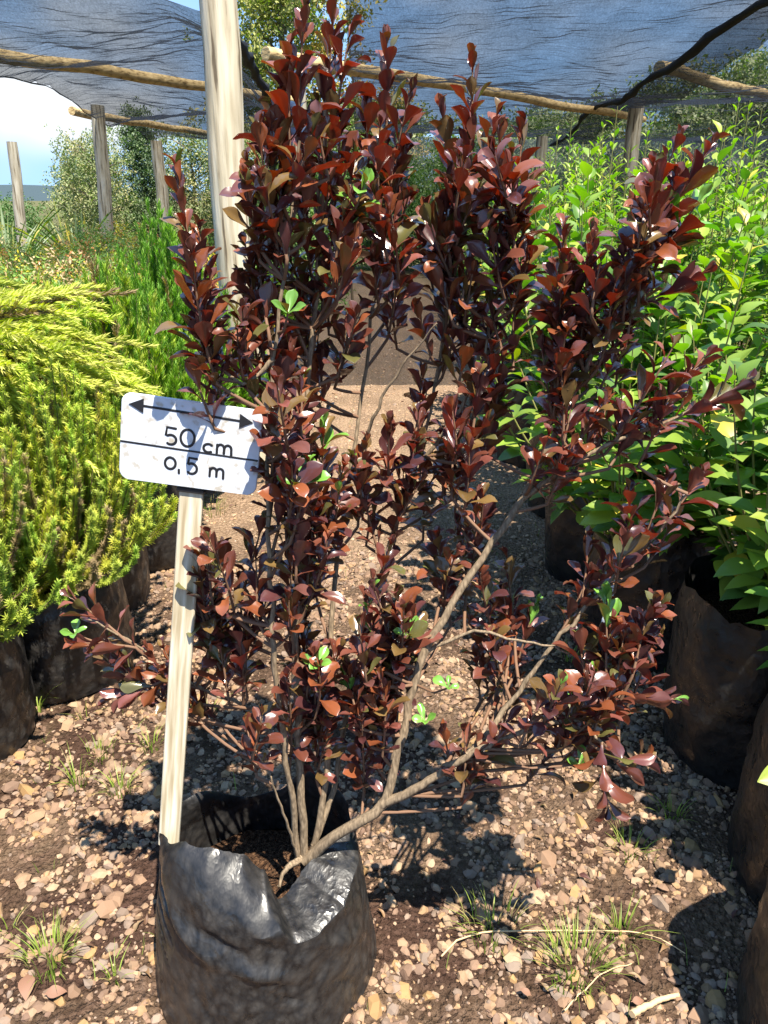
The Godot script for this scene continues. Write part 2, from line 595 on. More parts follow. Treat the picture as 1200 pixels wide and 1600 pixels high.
func build_ground() -> void:
	var b := MB.new()
	var xs := spaced(220, 1.9, 900.0)
	var zs := spaced(260, 2.4, 900.0)
	for z0 in zs:
		var z: float = -z0 - 2.3
		for x in xs:
			b.vert(Vector3(x, ground_height(x, z), z), ground_color(x, z))
	var w := xs.size()
	for j in zs.size() - 1:
		for i in w - 1:
			var q := j * w + i
			b.quad(q, q + w, q + w + 1, q + 1)
	var g := put("ground", b.mesh(), M.ground)
	tag(g, "brown earth strewn with tan gravel, a path between two rows of plants", "", "", "structure")
	# pebbles
	var tints := [Color(0.29, 0.19, 0.12), Color(0.26, 0.165, 0.108), Color(0.32, 0.20, 0.11), Color(0.22, 0.14, 0.095), Color(0.25, 0.18, 0.135), Color(0.34, 0.235, 0.155), Color(0.16, 0.10, 0.07)]
	var xf := [[], [], [], [], [], []]
	var cl := [[], [], [], [], [], []]
	var big := []
	for i in 66000:
		var far := i >= 50000
		var z := -rf(0.52, 2.3) if not far else -(2.2 + 4.4 * pow(rng.randf(), 1.25))
		var x := rf(-0.95, 0.95) if not far else rf(-0.75, 0.75)
		if nz.get_noise_2d(x * 4.0 + 70.0, z * 4.0) < -0.16 and rng.randf() < 0.8:
			continue
		var r := 0.0022 + 0.0082 * pow(rng.randf(), 2.8)
		if rng.randf() < 0.025:
			r = rf(0.010, 0.0165)
		if far: r *= 0.75
		var e := Vector3(rf(-0.5, 0.5), rf(0, TAU), rf(-0.5, 0.5))
		var t := Transform3D(Basis.from_euler(e).scaled(Vector3(r, r, r) * Vector3(rf(0.85, 1.35), 1, rf(0.85, 1.2)).x), Vector3(x, ground_height(x, z) + r * rf(-0.3, 0.35), z))
		var s := seen_at(t.origin)
		var k := rng.randi() % 6
		if s.x > 0 and s.x < 1200 and s.y < 1620 and r > 0.0095:
			big.append([-r / s.z, t, k])
			continue
		var c: Color = tints[rng.randi() % (7 if not far else 6)] * rf(0.75, 1.15) * (0.84 if not far else 1.1)
		c.a = 1.0
		xf[k].append(t); cl[k].append(c)
	big.sort()
	for i in big.size():
		var k: int = big[i][2]
		if i < 300:
			var o := put("stone" if i == 0 else "stone_%03d" % i, stone_meshes[k], M["stone%d" % (rng.randi() % 6)], g)
			o.transform = big[i][1]
		else:
			xf[k].append(big[i][1])
			var c: Color = tints[rng.randi() % 6] * rf(0.55, 0.9)
			c.a = 1.0
			cl[k].append(c)
	for k in 6:
		many("gravel", stone_meshes[k], M.gravel, xf[k], cl[k], g)

func build_hills() -> void:
	var b := MB.new()
	b.grid(60, 6, func(u, v):
		var x := lerpf(-520.0, 120.0, u)
		var h: float = (8.0 + 3.0 * sin(u * 5.0 + 0.6) + 1.2 * nz.get_noise_1d(u * 14.0)) * smoothstep(1.0, 0.55, u)
		return Vector3(x, h * sin(v * PI * 0.5) - 0.3, -420.0 - 60.0 * v))
	var o := put("hills", b.mesh(), M.hill)
	tag(o, "low dark wooded hill on the horizon", "", "", "structure")

# ---------------------------------------------------------------- posts, poles and shade cloth
func post(base: Vector3, top: Vector3, r: float, m: Material, label: String, called := "wooden_post", group := "posts of the shade house") -> void:
	var b := MB.new()
	var n := 14
	var pts := []
	var rad := []
	for i in n + 1:
		var t := float(i) / n
		var p := base.lerp(top, t) - base
		p += Vector3(nz.get_noise_1d(t * 2.0 + base.x * 7.0), 0, nz.get_noise_1d(t * 2.0 + base.z * 5.0 + 30.0)) * r * 0.5 * sin(t * PI)
		pts.append(p)
		rad.append(r * (1.06 - 0.12 * t) * (1.0 + 0.05 * nz.get_noise_1d(t * 9.0 + base.x)))
	b.tube(pts, rad, 18, 0.015)
	var o := put(called, b.mesh(), m)
	o.position = base
	tag(o, label, "post" if called != "wooden_pole" else "pole", group)

func net(called: String, label: String, f: Callable, m: Material, nu: int, nv: int, hems: Array) -> void:
	var b := MB.new()
	var at: Vector3 = f.call(0.5, 0.5)
	b.grid(nu, nv, func(u, v): return f.call(u, v) - at)
	for i in b.v.size():
		b.uv[i] = Vector2(b.v[i].x * 0.55, b.v[i].z * 0.22)
	var o := put(called, b.mesh(), m)
	o.position = at
	tag(o, label, "shade cloth", "sheets of shade cloth")
	for h in hems:
		var hb := MB.new()
		var pts := []
		var rad := []
		for i in 41:
			var t := i / 40.0
			var uv: Vector2 = h[0].lerp(h[1], t)
			var p: Vector3 = f.call(uv.x, uv.y) - at
			p += Vector3(nz.get_noise_1d(t * 8.0), nz.get_noise_1d(t * 9.0 + 20.0) - 0.1, 0) * h[2]
			pts.append(p)
			rad.append(h[2] * (0.8 + 0.5 * nz.get_noise_1d(t * 12.0 + 5.0)))
		hb.tube(pts, rad, 8, 0.25)
		put("hem", hb.mesh(), M.hem, o)

# fine creases across the cloth: seen flat along, the eye looks through several folds; the sun passes only one
func ripple(x: float, z: float) -> float:
	return 0.011 * nz.get_noise_2d(x * 2.4 + z * 0.9, z * 15.0) + 0.008 * nz.get_noise_2d(x * 6.0, z * 5.0 + 90.0)

func build_structure() -> void:
	# posts
	var p := spot(366, 300, 3.3)
	post(Vector3(p.x, -0.1, p.z), Vector3(p.x - 0.01, 2.55, p.z + 0.02), 0.071, M.post, "thick pale weathered post standing just left of the dark red shrub, tallest in view")
	p = spot(156, 260, 9.6)
	post(Vector3(p.x - 0.05, -0.1, p.z), Vector3(p.x + 0.06, 2.06, p.z), 0.078, M.post_grey, "grey post under the left shade cloth holding up the end of a pole")
	p = spot(252, 300, 13.0)
	post(Vector3(p.x, -0.1, p.z), Vector3(p.x, 1.92, p.z), 0.095, M.post, "far post with a pale lit lower part beside the green conifer")
	p = spot(22, 280, 11.0)
	post(Vector3(p.x - 0.04, -0.1, p.z), Vector3(p.x + 0.05, 1.78, p.z), 0.07, M.post_grey, "slim grey post standing in the open by the flax, under open sky")
	p = spot(990, 200, 9.7)
	post(Vector3(p.x, -0.1, p.z), Vector3(p.x + 0.01, 2.12, p.z), 0.088, M.post_grey, "grey post under the seam of the right shade cloth")
	p = spot(463, 140, 8.6)
	post(Vector3(p.x, -0.1, p.z), Vector3(p.x, 2.1, p.z), 0.10, M.post_grey, "pale post half hidden behind the top of the dark red shrub")
	p = spot(846, 230, 12.6)
	post(Vector3(p.x, -0.1, p.z), Vector3(p.x, 1.95, p.z), 0.09, M.post_grey, "short looking grey post under the far end of the right shade cloth")
	# poles that carry the cloth
	for r in [[-60, 76, 470, 158, 2.0, 0.042, "yellowish round pole crossing behind the thick pale post"], [112, 173, 400, 223, 2.0, 0.042, "thinner round pole with a free end above the flax"], [415, 85, 1006, 186, 2.0, 0.042, "long round pole under the right shade cloth, behind the shrub's top"], [1030, 106, 1290, 172, 2.0, 0.042, "short round pole at the right, beyond the black seam"]]:
		var a := level(r[0], r[1], r[4])
		var e := level(r[2], r[3], r[4])
		var b := MB.new()
		var pts := []
		var rad := []
		for i in 15:
			var t := i / 14.0
			pts.append((e - a) * t + Vector3(0, nz.get_noise_1d(t * 4.0 + r[0]) * 0.03, 0))
			rad.append(r[5] * (1.08 - 0.2 * t) * (1.0 + 0.12 * nz.get_noise_1d(t * 16.0 + r[1])))
		b.tube(pts, rad, 12, 0.01)
		var o := put("wooden_pole", b.mesh(), M.pole)
		o.position = a
		tag(o, r[6], "pole", "poles under the shade cloth")
	# cloth: edges run away from the camera, hung over the poles and sagging between
	net("shade_cloth", "dark shade cloth at the left, stretched over two poles, its near corner hanging", func(u, v):
		var z := lerpf(-4.1, -13.0, v)
		var x := lerpf(lerpf(-2.55, -3.6, v), lerpf(-0.72, -1.1, v) , u)
		var y := 2.075 - 0.13 * pow(sin((v * 2.3 + u * 0.55) * PI), 2.0) + 0.05 * nz.get_noise_2d(x * 0.8, z * 0.5) + 0.03 * nz.get_noise_2d(x * 2.0, z * 1.2 + 30.0)
		y -= 0.30 * smoothstep(0.80, 1.0, u) * smoothstep(0.38, 0.05, absf(v - 0.28))
		y -= 0.05 * smoothstep(0.1, 0.0, u)
		return Vector3(x, y + ripple(x, z), z), M.net0, 26, 860, [[Vector2(1, 0.02), Vector2(1, 0.5), 0.03], [Vector2(0, 0.0), Vector2(0, 1), 0.006]])
	net("shade_cloth", "wide dark shade cloth above the shrub at the right, streaked and see-through", func(u, v):
		var z := lerpf(-4.1, -13.5, v)
		var x := lerpf(lerpf(-0.18, -0.45, v), lerpf(2.0, 2.65, smoothstep(0.1, 1.0, v)) + 0.5, u)
		var y := 2.07 - 0.12 * pow(sin((v * 1.9 - u * 0.45 + 0.2) * PI), 2.0) + 0.05 * nz.get_noise_2d(x * 0.7 + 9.0, z * 0.5) + 0.03 * nz.get_noise_2d(x * 2.0, z * 1.1 + 60.0)
		return Vector3(x, y + ripple(x, z), z), M.net0, 32, 900, [])
	net("shade_cloth", "paler shade cloth beyond the black seam at the far right, trees showing through", func(u, v):
		var z := lerpf(-4.6, -13.5, v)
		var x := lerpf(lerpf(2.0, 2.65, smoothstep(0.1, 1.0, v)), 7.0, u)
		var y := 2.10 - 0.16 * pow(sin((v * 1.6 + u * 0.3) * PI), 2.0) + 0.06 * nz.get_noise_2d(x * 0.7 + 19.0, z * 0.5)
		y -= 0.04
		return Vector3(x, y + ripple(x, z), z), M.net1, 32, 860, [[Vector2(0, 0), Vector2(0, 1), 0.03]])
	net("shade_cloth", "shade cloth hanging down as a side wall at the far end of the right rows", func(u, v):
		var x := lerpf(-0.4, 9.0, u)
		return Vector3(x, lerpf(2.02, 0.75, v) + 0.05 * nz.get_noise_1d(x * 0.8), -13.9 + 0.12 * sin(x * 2.3 + v) + 0.10 * nz.get_noise_2d(x * 2.0, v * 2.0)), M.net1, 80, 12, [])

# ---------------------------------------------------------------- planter bags
func bag_shell(r: float, h: float, seed_: float, nu: int, nv: int, lean: Vector2) -> MB:
	var b := MB.new()
	var film := func(u, v):
		var th: float = u * TAU
		var j: float = v * (nv + 8)
		var cs := Vector2(cos(th), sin(th))
		var rim: float = h * (1.0 + 0.10 * nz.get_noise_2d(cs.x * 0.9 + seed_, cs.y * 0.9) )
		var t := minf(j / nv, 1.0)
		var y := rim * t
		var rr: float = r * (1.0 + 0.03 * sin(t * PI) - 0.03 * pow(1.0 - t, 6.0) - 0.03 * smoothstep(0.8, 1.0, t))
		rr += 0.016 * nz.get_noise_3d(cs.x * 0.8 + seed_, y * 2.5, cs.y * 0.8)
		rr += 0.010 * (0.25 - absf(nz.get_noise_3d(cs.x * 1.4 + seed_, y * 9.0 + cs.x * 2.0, cs.y * 1.4 + 8.0))) + 0.004 * absf(nz.get_noise_3d(cs.x * 3.0 + seed_, y * 26.0 - cs.y * 4.0, cs.y * 3.0))
		if j > nv:
			var q: float = (j - nv) / 8.0
			y = rim - q * h * 0.30
			rr -= 0.016 * q
		return Vector3(cs.x * rr + lean.x * y, y, -cs.y * rr + lean.y * y)
	b.grid(nu, nv, func(u, v): return film.call(u, v * nv / (nv + 8.0)))
	b.grid(nu, 8, func(u, v): return film.call(u, (nv + v * 8.0) / (nv + 8.0)))
	return b

func disc(r: float, y: float, rough: float, n := 24) -> MB:
	var b := MB.new()
	b.grid(n, 10, func(u, v):
		var q := Vector3(cos(u * TAU) * v * r, 0, -sin(u * TAU) * v * r)
		q.y = y + rough * nz.get_noise_2d(q.x * 14.0 + r * 90.0, q.z * 14.0)
		return q)
	return b

func planter(at: Vector3, r: float, h: float, label: String, m: Material, lean := Vector2.ZERO, res := 56) -> void:
	var t := thing("planter_bag", at, label, "planter bag", "black planter bags")
	put("bag_wall", bag_shell(r, h, at.x * 7.0 + at.z * 3.0, res, 22, lean).mesh(), m, t)
	var s := put("soil", disc(r * 0.97, h * 0.80, 0.012).mesh(), M.soil, t)
	s.position = Vector3(lean.x * h * 0.8, 0, lean.y * h * 0.8)

var left_bags := []
var right_bags := []

func build_bags() -> void:
	for q in [[-0.90, -1.03, 0.15, 0.30, "black planter bag cut by the left edge, nearest of the left row", Vector2(0.02, 0)],
		[-0.935, -1.38, 0.155, 0.30, "wrinkled black planter bag at the left edge under the golden heath", Vector2(0.03, 0.03)],
		[-0.80, -1.66, 0.165, 0.29, "leaning wrinkled black planter bag shining silvery in the sun, left row", Vector2(-0.05, 0.05)],
		[-0.86, -2.02, 0.16, 0.32, "black planter bag half behind the silvery leaning one", Vector2(0, 0)],
		[-0.80, -2.33, 0.165, 0.32, "black planter bag in the shade straight behind the white sign's stake", Vector2(0, 0)],
		[-0.87, -2.95, 0.16, 0.32, "black planter bag deep in the left row under the upright green conifer", Vector2(0, 0)]]:
		planter(Vector3(q[0], 0, q[1]), q[2], q[3], q[4], M.bag, q[5])
		left_bags.append(Vector3(q[0], q[3], q[1]))
	for q in [[0.665, -0.70, 0.165, 0.34, "black planter bag in the bottom right corner, brownish with dust", Vector2(0.04, 0)],
		[0.775, -1.00, 0.165, 0.36, "black planter bag at the right edge with two white scuff marks", Vector2(0.03, 0)],
		[0.775, -1.36, 0.165, 0.37, "tall black planter bag whose rim shows under the large green leaves", Vector2(0.0, 0)],
		[0.71, -1.80, 0.165, 0.36, "black planter bag in deep shade with a torn white label hanging over it", Vector2(0, 0)],
		[0.68, -2.22, 0.165, 0.36, "black planter bag in the shade, fifth from the front of the right row", Vector2(0, 0)],
		[0.72, -2.75, 0.165, 0.36, "black planter bag in the shade behind the shrub's right branches", Vector2(0, 0)],
		[0.68, -3.35, 0.165, 0.36, "black planter bag further along the right side of the gravel path", Vector2(0, 0)],
		[0.64, -4.00, 0.165, 0.36, "black planter bag far along the right side of the path", Vector2(0, 0)]]:
		planter(Vector3(q[0], 0, q[1]), q[2], q[3], q[4], M.bag_matt, q[5])
		right_bags.append(Vector3(q[0], q[3], q[1]))

# rim of the front bag: angle in degrees from +x towards the back, radius share, height
const RIM := [[0, 0.64, 0.211], [18, 0.93, 0.214], [40, 0.98, 0.226], [66, 0.99, 0.236], [88, 1.0, 0.180], [104, 1.0, 0.170], [141, 1.0, 0.222], [180, 0.97, 0.25], [200, 0.82, 0.268], [222, 0.70, 0.295], [240, 0.62, 0.295], [264, 0.52, 0.277], [284, 0.50, 0.247], [297, 0.53, 0.191], [308, 0.48, 0.187], [330, 0.46, 0.195], [350, 0.54, 0.206], [360, 0.64, 0.211]]

func rim_at(deg: float) -> Vector2:
	var d := fposmod(deg, 360.0)
	for i in RIM.size() - 1:
		if d <= RIM[i + 1][0]:
			var t: float = (d - RIM[i][0]) / (RIM[i + 1][0] - RIM[i][0])
			t = t * t * (3.0 - 2.0 * t)
			return Vector2(lerpf(RIM[i][1], RIM[i + 1][1], t), lerpf(RIM[i][2], RIM[i + 1][2], t))
	return Vector2(1, 0.2)

const BAG_AT := Vector3(-0.185, 0, -0.866)

func crease(th: float, y: float, t0: float, y0: float, t1: float, y1: float, w: float) -> float:
	var a := Vector2(t0 * 0.0027, y0)
	var b := Vector2(t1 * 0.0027, y1)
	var p := Vector2(th * 0.0027, y)
	var s := clampf((p - a).dot(b - a) / (b - a).length_squared(), 0.0, 1.0)
	var d := (p - a.lerp(b, s)).length()
	return exp(-d * d / (w * w)) * sin(clampf(s, 0.02, 0.98) * PI)

func build_front_bag() -> void:
	var t := thing("planter_bag", BAG_AT, "black planter bag with a folded rim that holds the dark red shrub, in front", "planter bag", "black planter bags")
	var b := MB.new()
	var n1 := 44
	var n2 := 18
	var n3 := 10
	var r := 0.152
	var film := func(u, v):
		var deg: float = u * 360.0
		var th: float = u * TAU
		var cs := Vector2(cos(th), sin(th))
		var rim := rim_at(deg)
		var hc := minf(rim.y * 0.93, 0.205 - 0.02 * smoothstep(290.0, 320.0, deg))
		if deg < 20.0 or deg > 330.0: hc = minf(rim.y * 0.95, 0.195)
		var j: float = v * (n1 + n2 + n3)
		var rr: float
		var y: float
		if j <= n1:
			y = lerpf(-0.04, hc, j / n1)
			rr = r * (1.125 - 0.85 * y)
		elif j <= n1 + n2:
			var q: float = (j - n1) / n2
			var e := sin(q * PI * 0.5)
			rr = lerpf(r * (1.125 - 0.85 * hc), r * rim.x, lerpf(q, 1.0 - cos(q * PI * 0.5), 0.75))
			y = lerpf(hc, rim.y, lerpf(q, e, 0.75))
		else:
			var q: float = (j - n1 - n2) / n3
			rr = r * rim.x - 0.006 * q
			if rim.x < 0.9: rr += 0.06 * q * (1.0 - rim.x)
			y = rim.y + 0.002 - q * maxf(rim.y - 0.10, 0.02)
		var yy := minf(y, 0.25)
		var d := 0.006 * nz.get_noise_3d(cs.x * 1.2, y * 5.0, cs.y * 1.2) + 0.003 * (0.3 - absf(nz.get_noise_3d(cs.x * 2.4, y * 9.0 + cs.x, cs.y * 2.4 + 3.0)))
		d += -0.013 * crease(deg, yy, 185.0, 0.245, 232.0, 0.165, 0.0050) - 0.009 * crease(deg, yy, 186.0, 0.19, 226.0, 0.135, 0.0045) - 0.008 * crease(deg, yy, 186.0, 0.155, 218.0, 0.115, 0.004)
		d += 0.012 * crease(deg, yy, 215.0, 0.225, 262.0, 0.145, 0.012) + 0.009 * crease(deg, yy, 255.0, 0.16, 296.0, 0.125, 0.010) + 0.008 * crease(deg, yy, 268.0, 0.235, 292.0, 0.185, 0.012)
		d += -0.007 * crease(deg, yy, 240.0, 0.21, 276.0, 0.165, 0.006) + 0.005 * crease(deg, yy, 300.0, 0.17, 345.0, 0.09, 0.012)
		for k in 9:
			var t0 := 190.0 + 15.0 * k + 9.0 * sin(k * 5.1)
			var y0 := 0.06 + 0.14 * fposmod(k * 0.381, 1.0)
			d -= (0.0028 + 0.0012 * sin(k * 2.3)) * crease(deg, yy, t0, y0 + 0.02, t0 + 34.0 + 12.0 * sin(k * 3.7), y0 - 0.035, 0.0026)
		d *= 1.0 if y > 0.0 else 0.5
		return Vector3(cs.x * (rr + d), y - (0.5 * d if j > n1 else 0.0), -cs.y * (rr + d))
	var whole := float(n1 + n2 + n3)
	b.grid(320, n1 + n2, func(u, v): return film.call(u, v * (n1 + n2) / whole))
	b.grid(320, n3, func(u, v): return film.call(u, (n1 + n2 + v * n3) / whole))
	put("bag_wall", b.mesh(), M.bag, t)
	put("soil", disc(0.140, 0.108, 0.014, 36).mesh(), M.soil, t)

# ---------------------------------------------------------------- the measuring sign
func stroke(parent: Node3D, called: String, lines: Array, r: float, z: float) -> void:
	var b := MB.new()
	for l in lines:
		var pts := []
		var rad := []
		for i in l.size():
			pts.append(Vector3(l[i].x, l[i].y, 0))
			rad.append(r)
		# round ends
		var d0: Vector3 = (pts[0] - pts[1]).normalized() * r * 0.6
		var d1: Vector3 = (pts[-1] - pts[-2]).normalized() * r * 0.6
		pts.push_front(pts[0] + d0); rad.push_front(r * 0.55)
		pts.push_back(pts[-1] + d1); rad.push_back(r * 0.55)
		b.tube(pts, rad, 10)
	var o := put(called, b.mesh(), M.ink, parent)
	o.scale = Vector3(1, 1, 0.22)
	o.position.z = z

func arc(c: Vector2, rx: float, ry: float, a0: float, a1: float, n := 14) -> Array:
	var p := []
	for i in n + 1:
		var a := deg_to_rad(lerpf(a0, a1, float(i) / n))
		p.append(c + Vector2(cos(a) * rx, sin(a) * ry))
	return p

func build_sign() -> void:
	var base := Vector3(-0.306, 0.277, -0.845)
	var t := thing("measuring_sign", base, "white measuring sign reading 50 cm and 0,5 m on a pale wooden stake", "sign")
	t.basis = Basis(Vector3.RIGHT, deg_to_rad(-4.0)) * Basis(Vector3.BACK, deg_to_rad(-8.0))
	# stake: a planed lath that runs down into the bag
	var b := MB.new()
	b.flat = true
	b.box(Vector3(-0.0145, -0.045, -0.012), Vector3(0.0145, 0.60, -0.003), 0.0015)
	put("stake", b.mesh(), M.stake, t)
	# plate
	var pb := MB.new()
	var hw := 0.0885
	var hh := 0.0565
	var cy := 0.562
	var rad := 0.013
	var ring := []
	for q in [[1, 1, 0], [-1, 1, 90], [-1, -1, 180], [1, -1, 270]]:
		for i in 9:
			var a := deg_to_rad(q[2] + i * 11.25)
			ring.append(Vector2(q[0] * (hw - rad) + cos(a) * rad, q[1] * (hh - rad) + sin(a) * rad))
	var n := ring.size()
	pb.flat = true
	for s in [[0.0, 0.0012, 0.9965], [0.0008, 0.0, 1.0], [0.0036, 0.0, 1.0], [0.0046, 0.0012, 0.99]]:
		for p in ring:
			pb.vert(Vector3(p.x * s[2], cy + p.y * s[2], s[0] - 0.002))
	for k in 3:
		for i in n:
			pb.quad(k * n + i, (k + 1) * n + i, (k + 1) * n + (i + 1) % n, k * n + (i + 1) % n)
	var c0 := pb.vert(Vector3(0, cy, -0.002))
	var c1 := pb.vert(Vector3(0, cy, 0.0026))
	for i in n:
		pb.tri(c0, i, (i + 1) % n)
		pb.tri(c1, 3 * n + (i + 1) % n, 3 * n + i)
	var plate := put("plate", pb.mesh(), M.plate, t)
	plate.transform = Transform3D(Basis.from_scale(Vector3(0.94, 0.94, 1.0)), Vector3(-0.0035, cy * 0.06 - 0.006, 0.0))
	var z := 0.0029
	var o := func(x: float, y: float) -> Vector2: return Vector2(x, cy + y)
	# arrow: shaft and two heads
	var sb := MB.new()
	stroke(plate, "arrow_shaft", [[o.call(-0.064, 0.0425), o.call(0.062, 0.0400)]], 0.0016, z)
	for s in [[-0.0790, -0.0605, 0.0425], [0.0770, 0.0600, 0.0400]]:
		var hb := MB.new()
		hb.flat = true
		var v := []
		for zz in [0.0, 0.0009]:
			v.append(hb.vert(Vector3(s[0], cy + s[2], zz)))
			v.append(hb.vert(Vector3(s[1], cy + s[2] + 0.0092, zz)))
			v.append(hb.vert(Vector3(s[1], cy + s[2] - 0.0092, zz)))
		hb.tri(v[3], v[4], v[5]); hb.tri(v[0], v[2], v[1])
		for i in 3:
			hb.quad(v[i], v[(i + 1) % 3], v[3 + (i + 1) % 3], v[3 + i])
		var h := put("arrow_head", hb.mesh(), M.ink, plate)
		h.position.z = z - 0.0003
	stroke(plate, "dividing_line", [[o.call(-0.0875, -0.0065), o.call(0.0870, -0.0085)]], 0.0013, z)
	var w := 0.0017
	# 50
	stroke(plate, "digit", [[o.call(-0.0185, 0.0190), o.call(-0.0300, 0.0195), o.call(-0.0310, 0.0090)] + arc(o.call(-0.0245, 0.0040), 0.0068, 0.0062, 130, -130, 16)], w, z)
	stroke(plate, "digit", [arc(o.call(-0.0035, 0.0090), 0.0088, 0.0110, 80, 442, 26)], w, z)
	# cm
	stroke(plate, "letter", [arc(o.call(0.0235, -0.0005), 0.0062, 0.0055, 45, 310, 14)], w, z)
	stroke(plate, "letter", [[o.call(0.0345, 0.0060), o.call(0.0345, -0.0060)], [o.call(0.0345, 0.0005)] + arc(o.call(0.0390, 0.0015), 0.0044, 0.0048, 170, 0, 8) + [o.call(0.0436, -0.0055)], [o.call(0.0436, 0.0005)] + arc(o.call(0.0482, 0.0015), 0.0044, 0.0048, 170, 0, 8) + [o.call(0.0530, -0.0068)]], w, z)
	# 0,5 m
	stroke(plate, "digit", [arc(o.call(-0.0235, -0.0270), 0.0068, 0.0076, 80, 442, 22)], w, z)
	stroke(plate, "comma", [[o.call(-0.0122, -0.0340), o.call(-0.0118, -0.0390)]], w, z)
	stroke(plate, "digit", [[o.call(0.0105, -0.0170), o.call(0.0000, -0.0165), o.call(-0.0010, -0.0255)] + arc(o.call(0.0040, -0.0305), 0.0068, 0.0068, 130, -135, 16)], w, z)
	stroke(plate, "letter", [[o.call(0.0275, -0.0265), o.call(0.0275, -0.0375)], [o.call(0.0275, -0.0315)] + arc(o.call(0.0318, -0.0300), 0.0042, 0.0044, 170, 0, 8) + [o.call(0.0362, -0.0370)], [o.call(0.0362, -0.0315)] + arc(o.call(0.0405, -0.0300), 0.0042, 0.0044, 170, 0, 8) + [o.call(0.0450, -0.0385)]], w, z)
	# black band that ties the plate to the lath
	var tb := MB.new()
	tb.flat = true
	tb.box(Vector3(-0.0175, cy - hh - 0.0105, -0.015), Vector3(0.0165, cy - hh - 0.0045, 0.0), 0.001)
	tb.box(Vector3(0.014, cy - hh - 0.010, -0.018), Vector3(0.028, cy - hh - 0.003, -0.007), 0.001)
	put("tie_band", tb.mesh(), M.tape, t)

# ---------------------------------------------------------------- the dark red shrub
func bez(a: Vector3, b: Vector3, c: Vector3, t: float) -> Vector3:
	return a.lerp(b, t).lerp(b.lerp(c, t), t)

var cop := Leaves.new()
var stem_points := []

func cop_leaf(o: Vector3, dir: Vector3, up: Vector3, s: float, green: bool) -> void:
	cop.xf.append(leaf_frame(o, dir, up, s, rf(0.78, 1.08)))
	cop.kind.append(rng.randi() % 4)
	var q := rng.randf()
	cop.pal.append(7 if green else (0 if q < 0.30 else 1 if q < 0.50 else 2 if q < 0.66 else 3 if q < 0.78 else 4 if q < 0.87 else 5 if q < 0.93 else 6))

func cop_shoot(parent: Node3D, root_at: Vector3, a: Vector3, e: Vector3, first: float, size: float) -> void:
	var l := (e - a).length()
	var mid := a.lerp(e, 0.5) + Vector3(rf(-1, 1), rf(-0.8, 0.2), rf(-1, 1)) * l * 0.07
	var pts := []
	var rad := []
	# from where it springs to its tip
	if root_at.distance_to(a) > 0.012:
		var m := root_at.lerp(a, 0.5) + Vector3(0, -0.07, 0) * root_at.distance_to(a) + (root_at - a).cross(Vector3.UP) * 0.04
		for i in 4:
			pts.append(bez(root_at, m, a, i / 4.0))
			rad.append(0.0024)
	for i in 7:
		var t := i / 6.0
		pts.append(bez(a, mid, e, t))
		rad.append(lerpf(0.0022, 0.0009, t))
	var o := parent.position
	for i in pts.size():
		pts[i] -= o
	var b := MB.new()
	b.tube(pts, rad, 5)
	put("twig", b.mesh(), M.twig, parent)
	var n := maxi(3, int(l * (1.0 - first) / 0.0138))
	var ph := rf(0, TAU)
	var green := rng.randf() < 0.016
	for i in n:
		var t := first + (1.0 - first) * (i + rf(-0.25, 0.25)) / n
		t = clampf(t, 0.02, 1.0)
		var p := bez(a, mid, e, t)
		var ax := (bez(a, mid, e, minf(t + 0.05, 1.0)) - bez(a, mid, e, maxf(t - 0.05, 0.0))).normalized()
		var x := ax.cross(Vector3(0.3, 0.1, 0.9)).normalized()
		var y := ax.cross(x)
		ph += PI * 0.5 + rf(-0.35, 0.35)
		var open := lerpf(54.0, 20.0, pow(t, 1.2)) + rf(-14, 16)
		var s := size * (0.62 + 0.62 * sin(clampf(t * 1.15 + 0.25, 0, 1.2) * PI * 0.72)) * rf(0.75, 1.15) * (0.8 if t > 0.93 else 1.0)
		for k in 2:
			if rng.randf() < 0.06: continue
			var rd := x * cos(ph + k * PI) + y * sin(ph + k * PI)
			var g := deg_to_rad(open + rf(-10, 10))
			var dir := ax * cos(g) + rd * sin(g) + Vector3(rf(-0.14, 0.14), rf(-0.1, 0.14), rf(-0.14, 0.14))
			var nrm := ax * sin(g) - rd * cos(g) + Vector3(rf(-0.3, 0.3), rf(-0.1, 0.3), rf(-0.3, 0.3))
			cop_leaf(p + rd * 0.001, dir, nrm, s, green and t > 0.5 and rng.randf() < 0.6)
	# the tuft at the tip
	for k in 3:
		var rd := Vector3(rf(-1, 1), rf(-0.2, 0.6), rf(-1, 1)).normalized()
		var ax := (e - mid).normalized()
		cop_leaf(e, ax + rd * rf(0.15, 0.5), -rd + ax * 0.4, size * rf(0.45, 0.7), green or rng.randf() < 0.03)

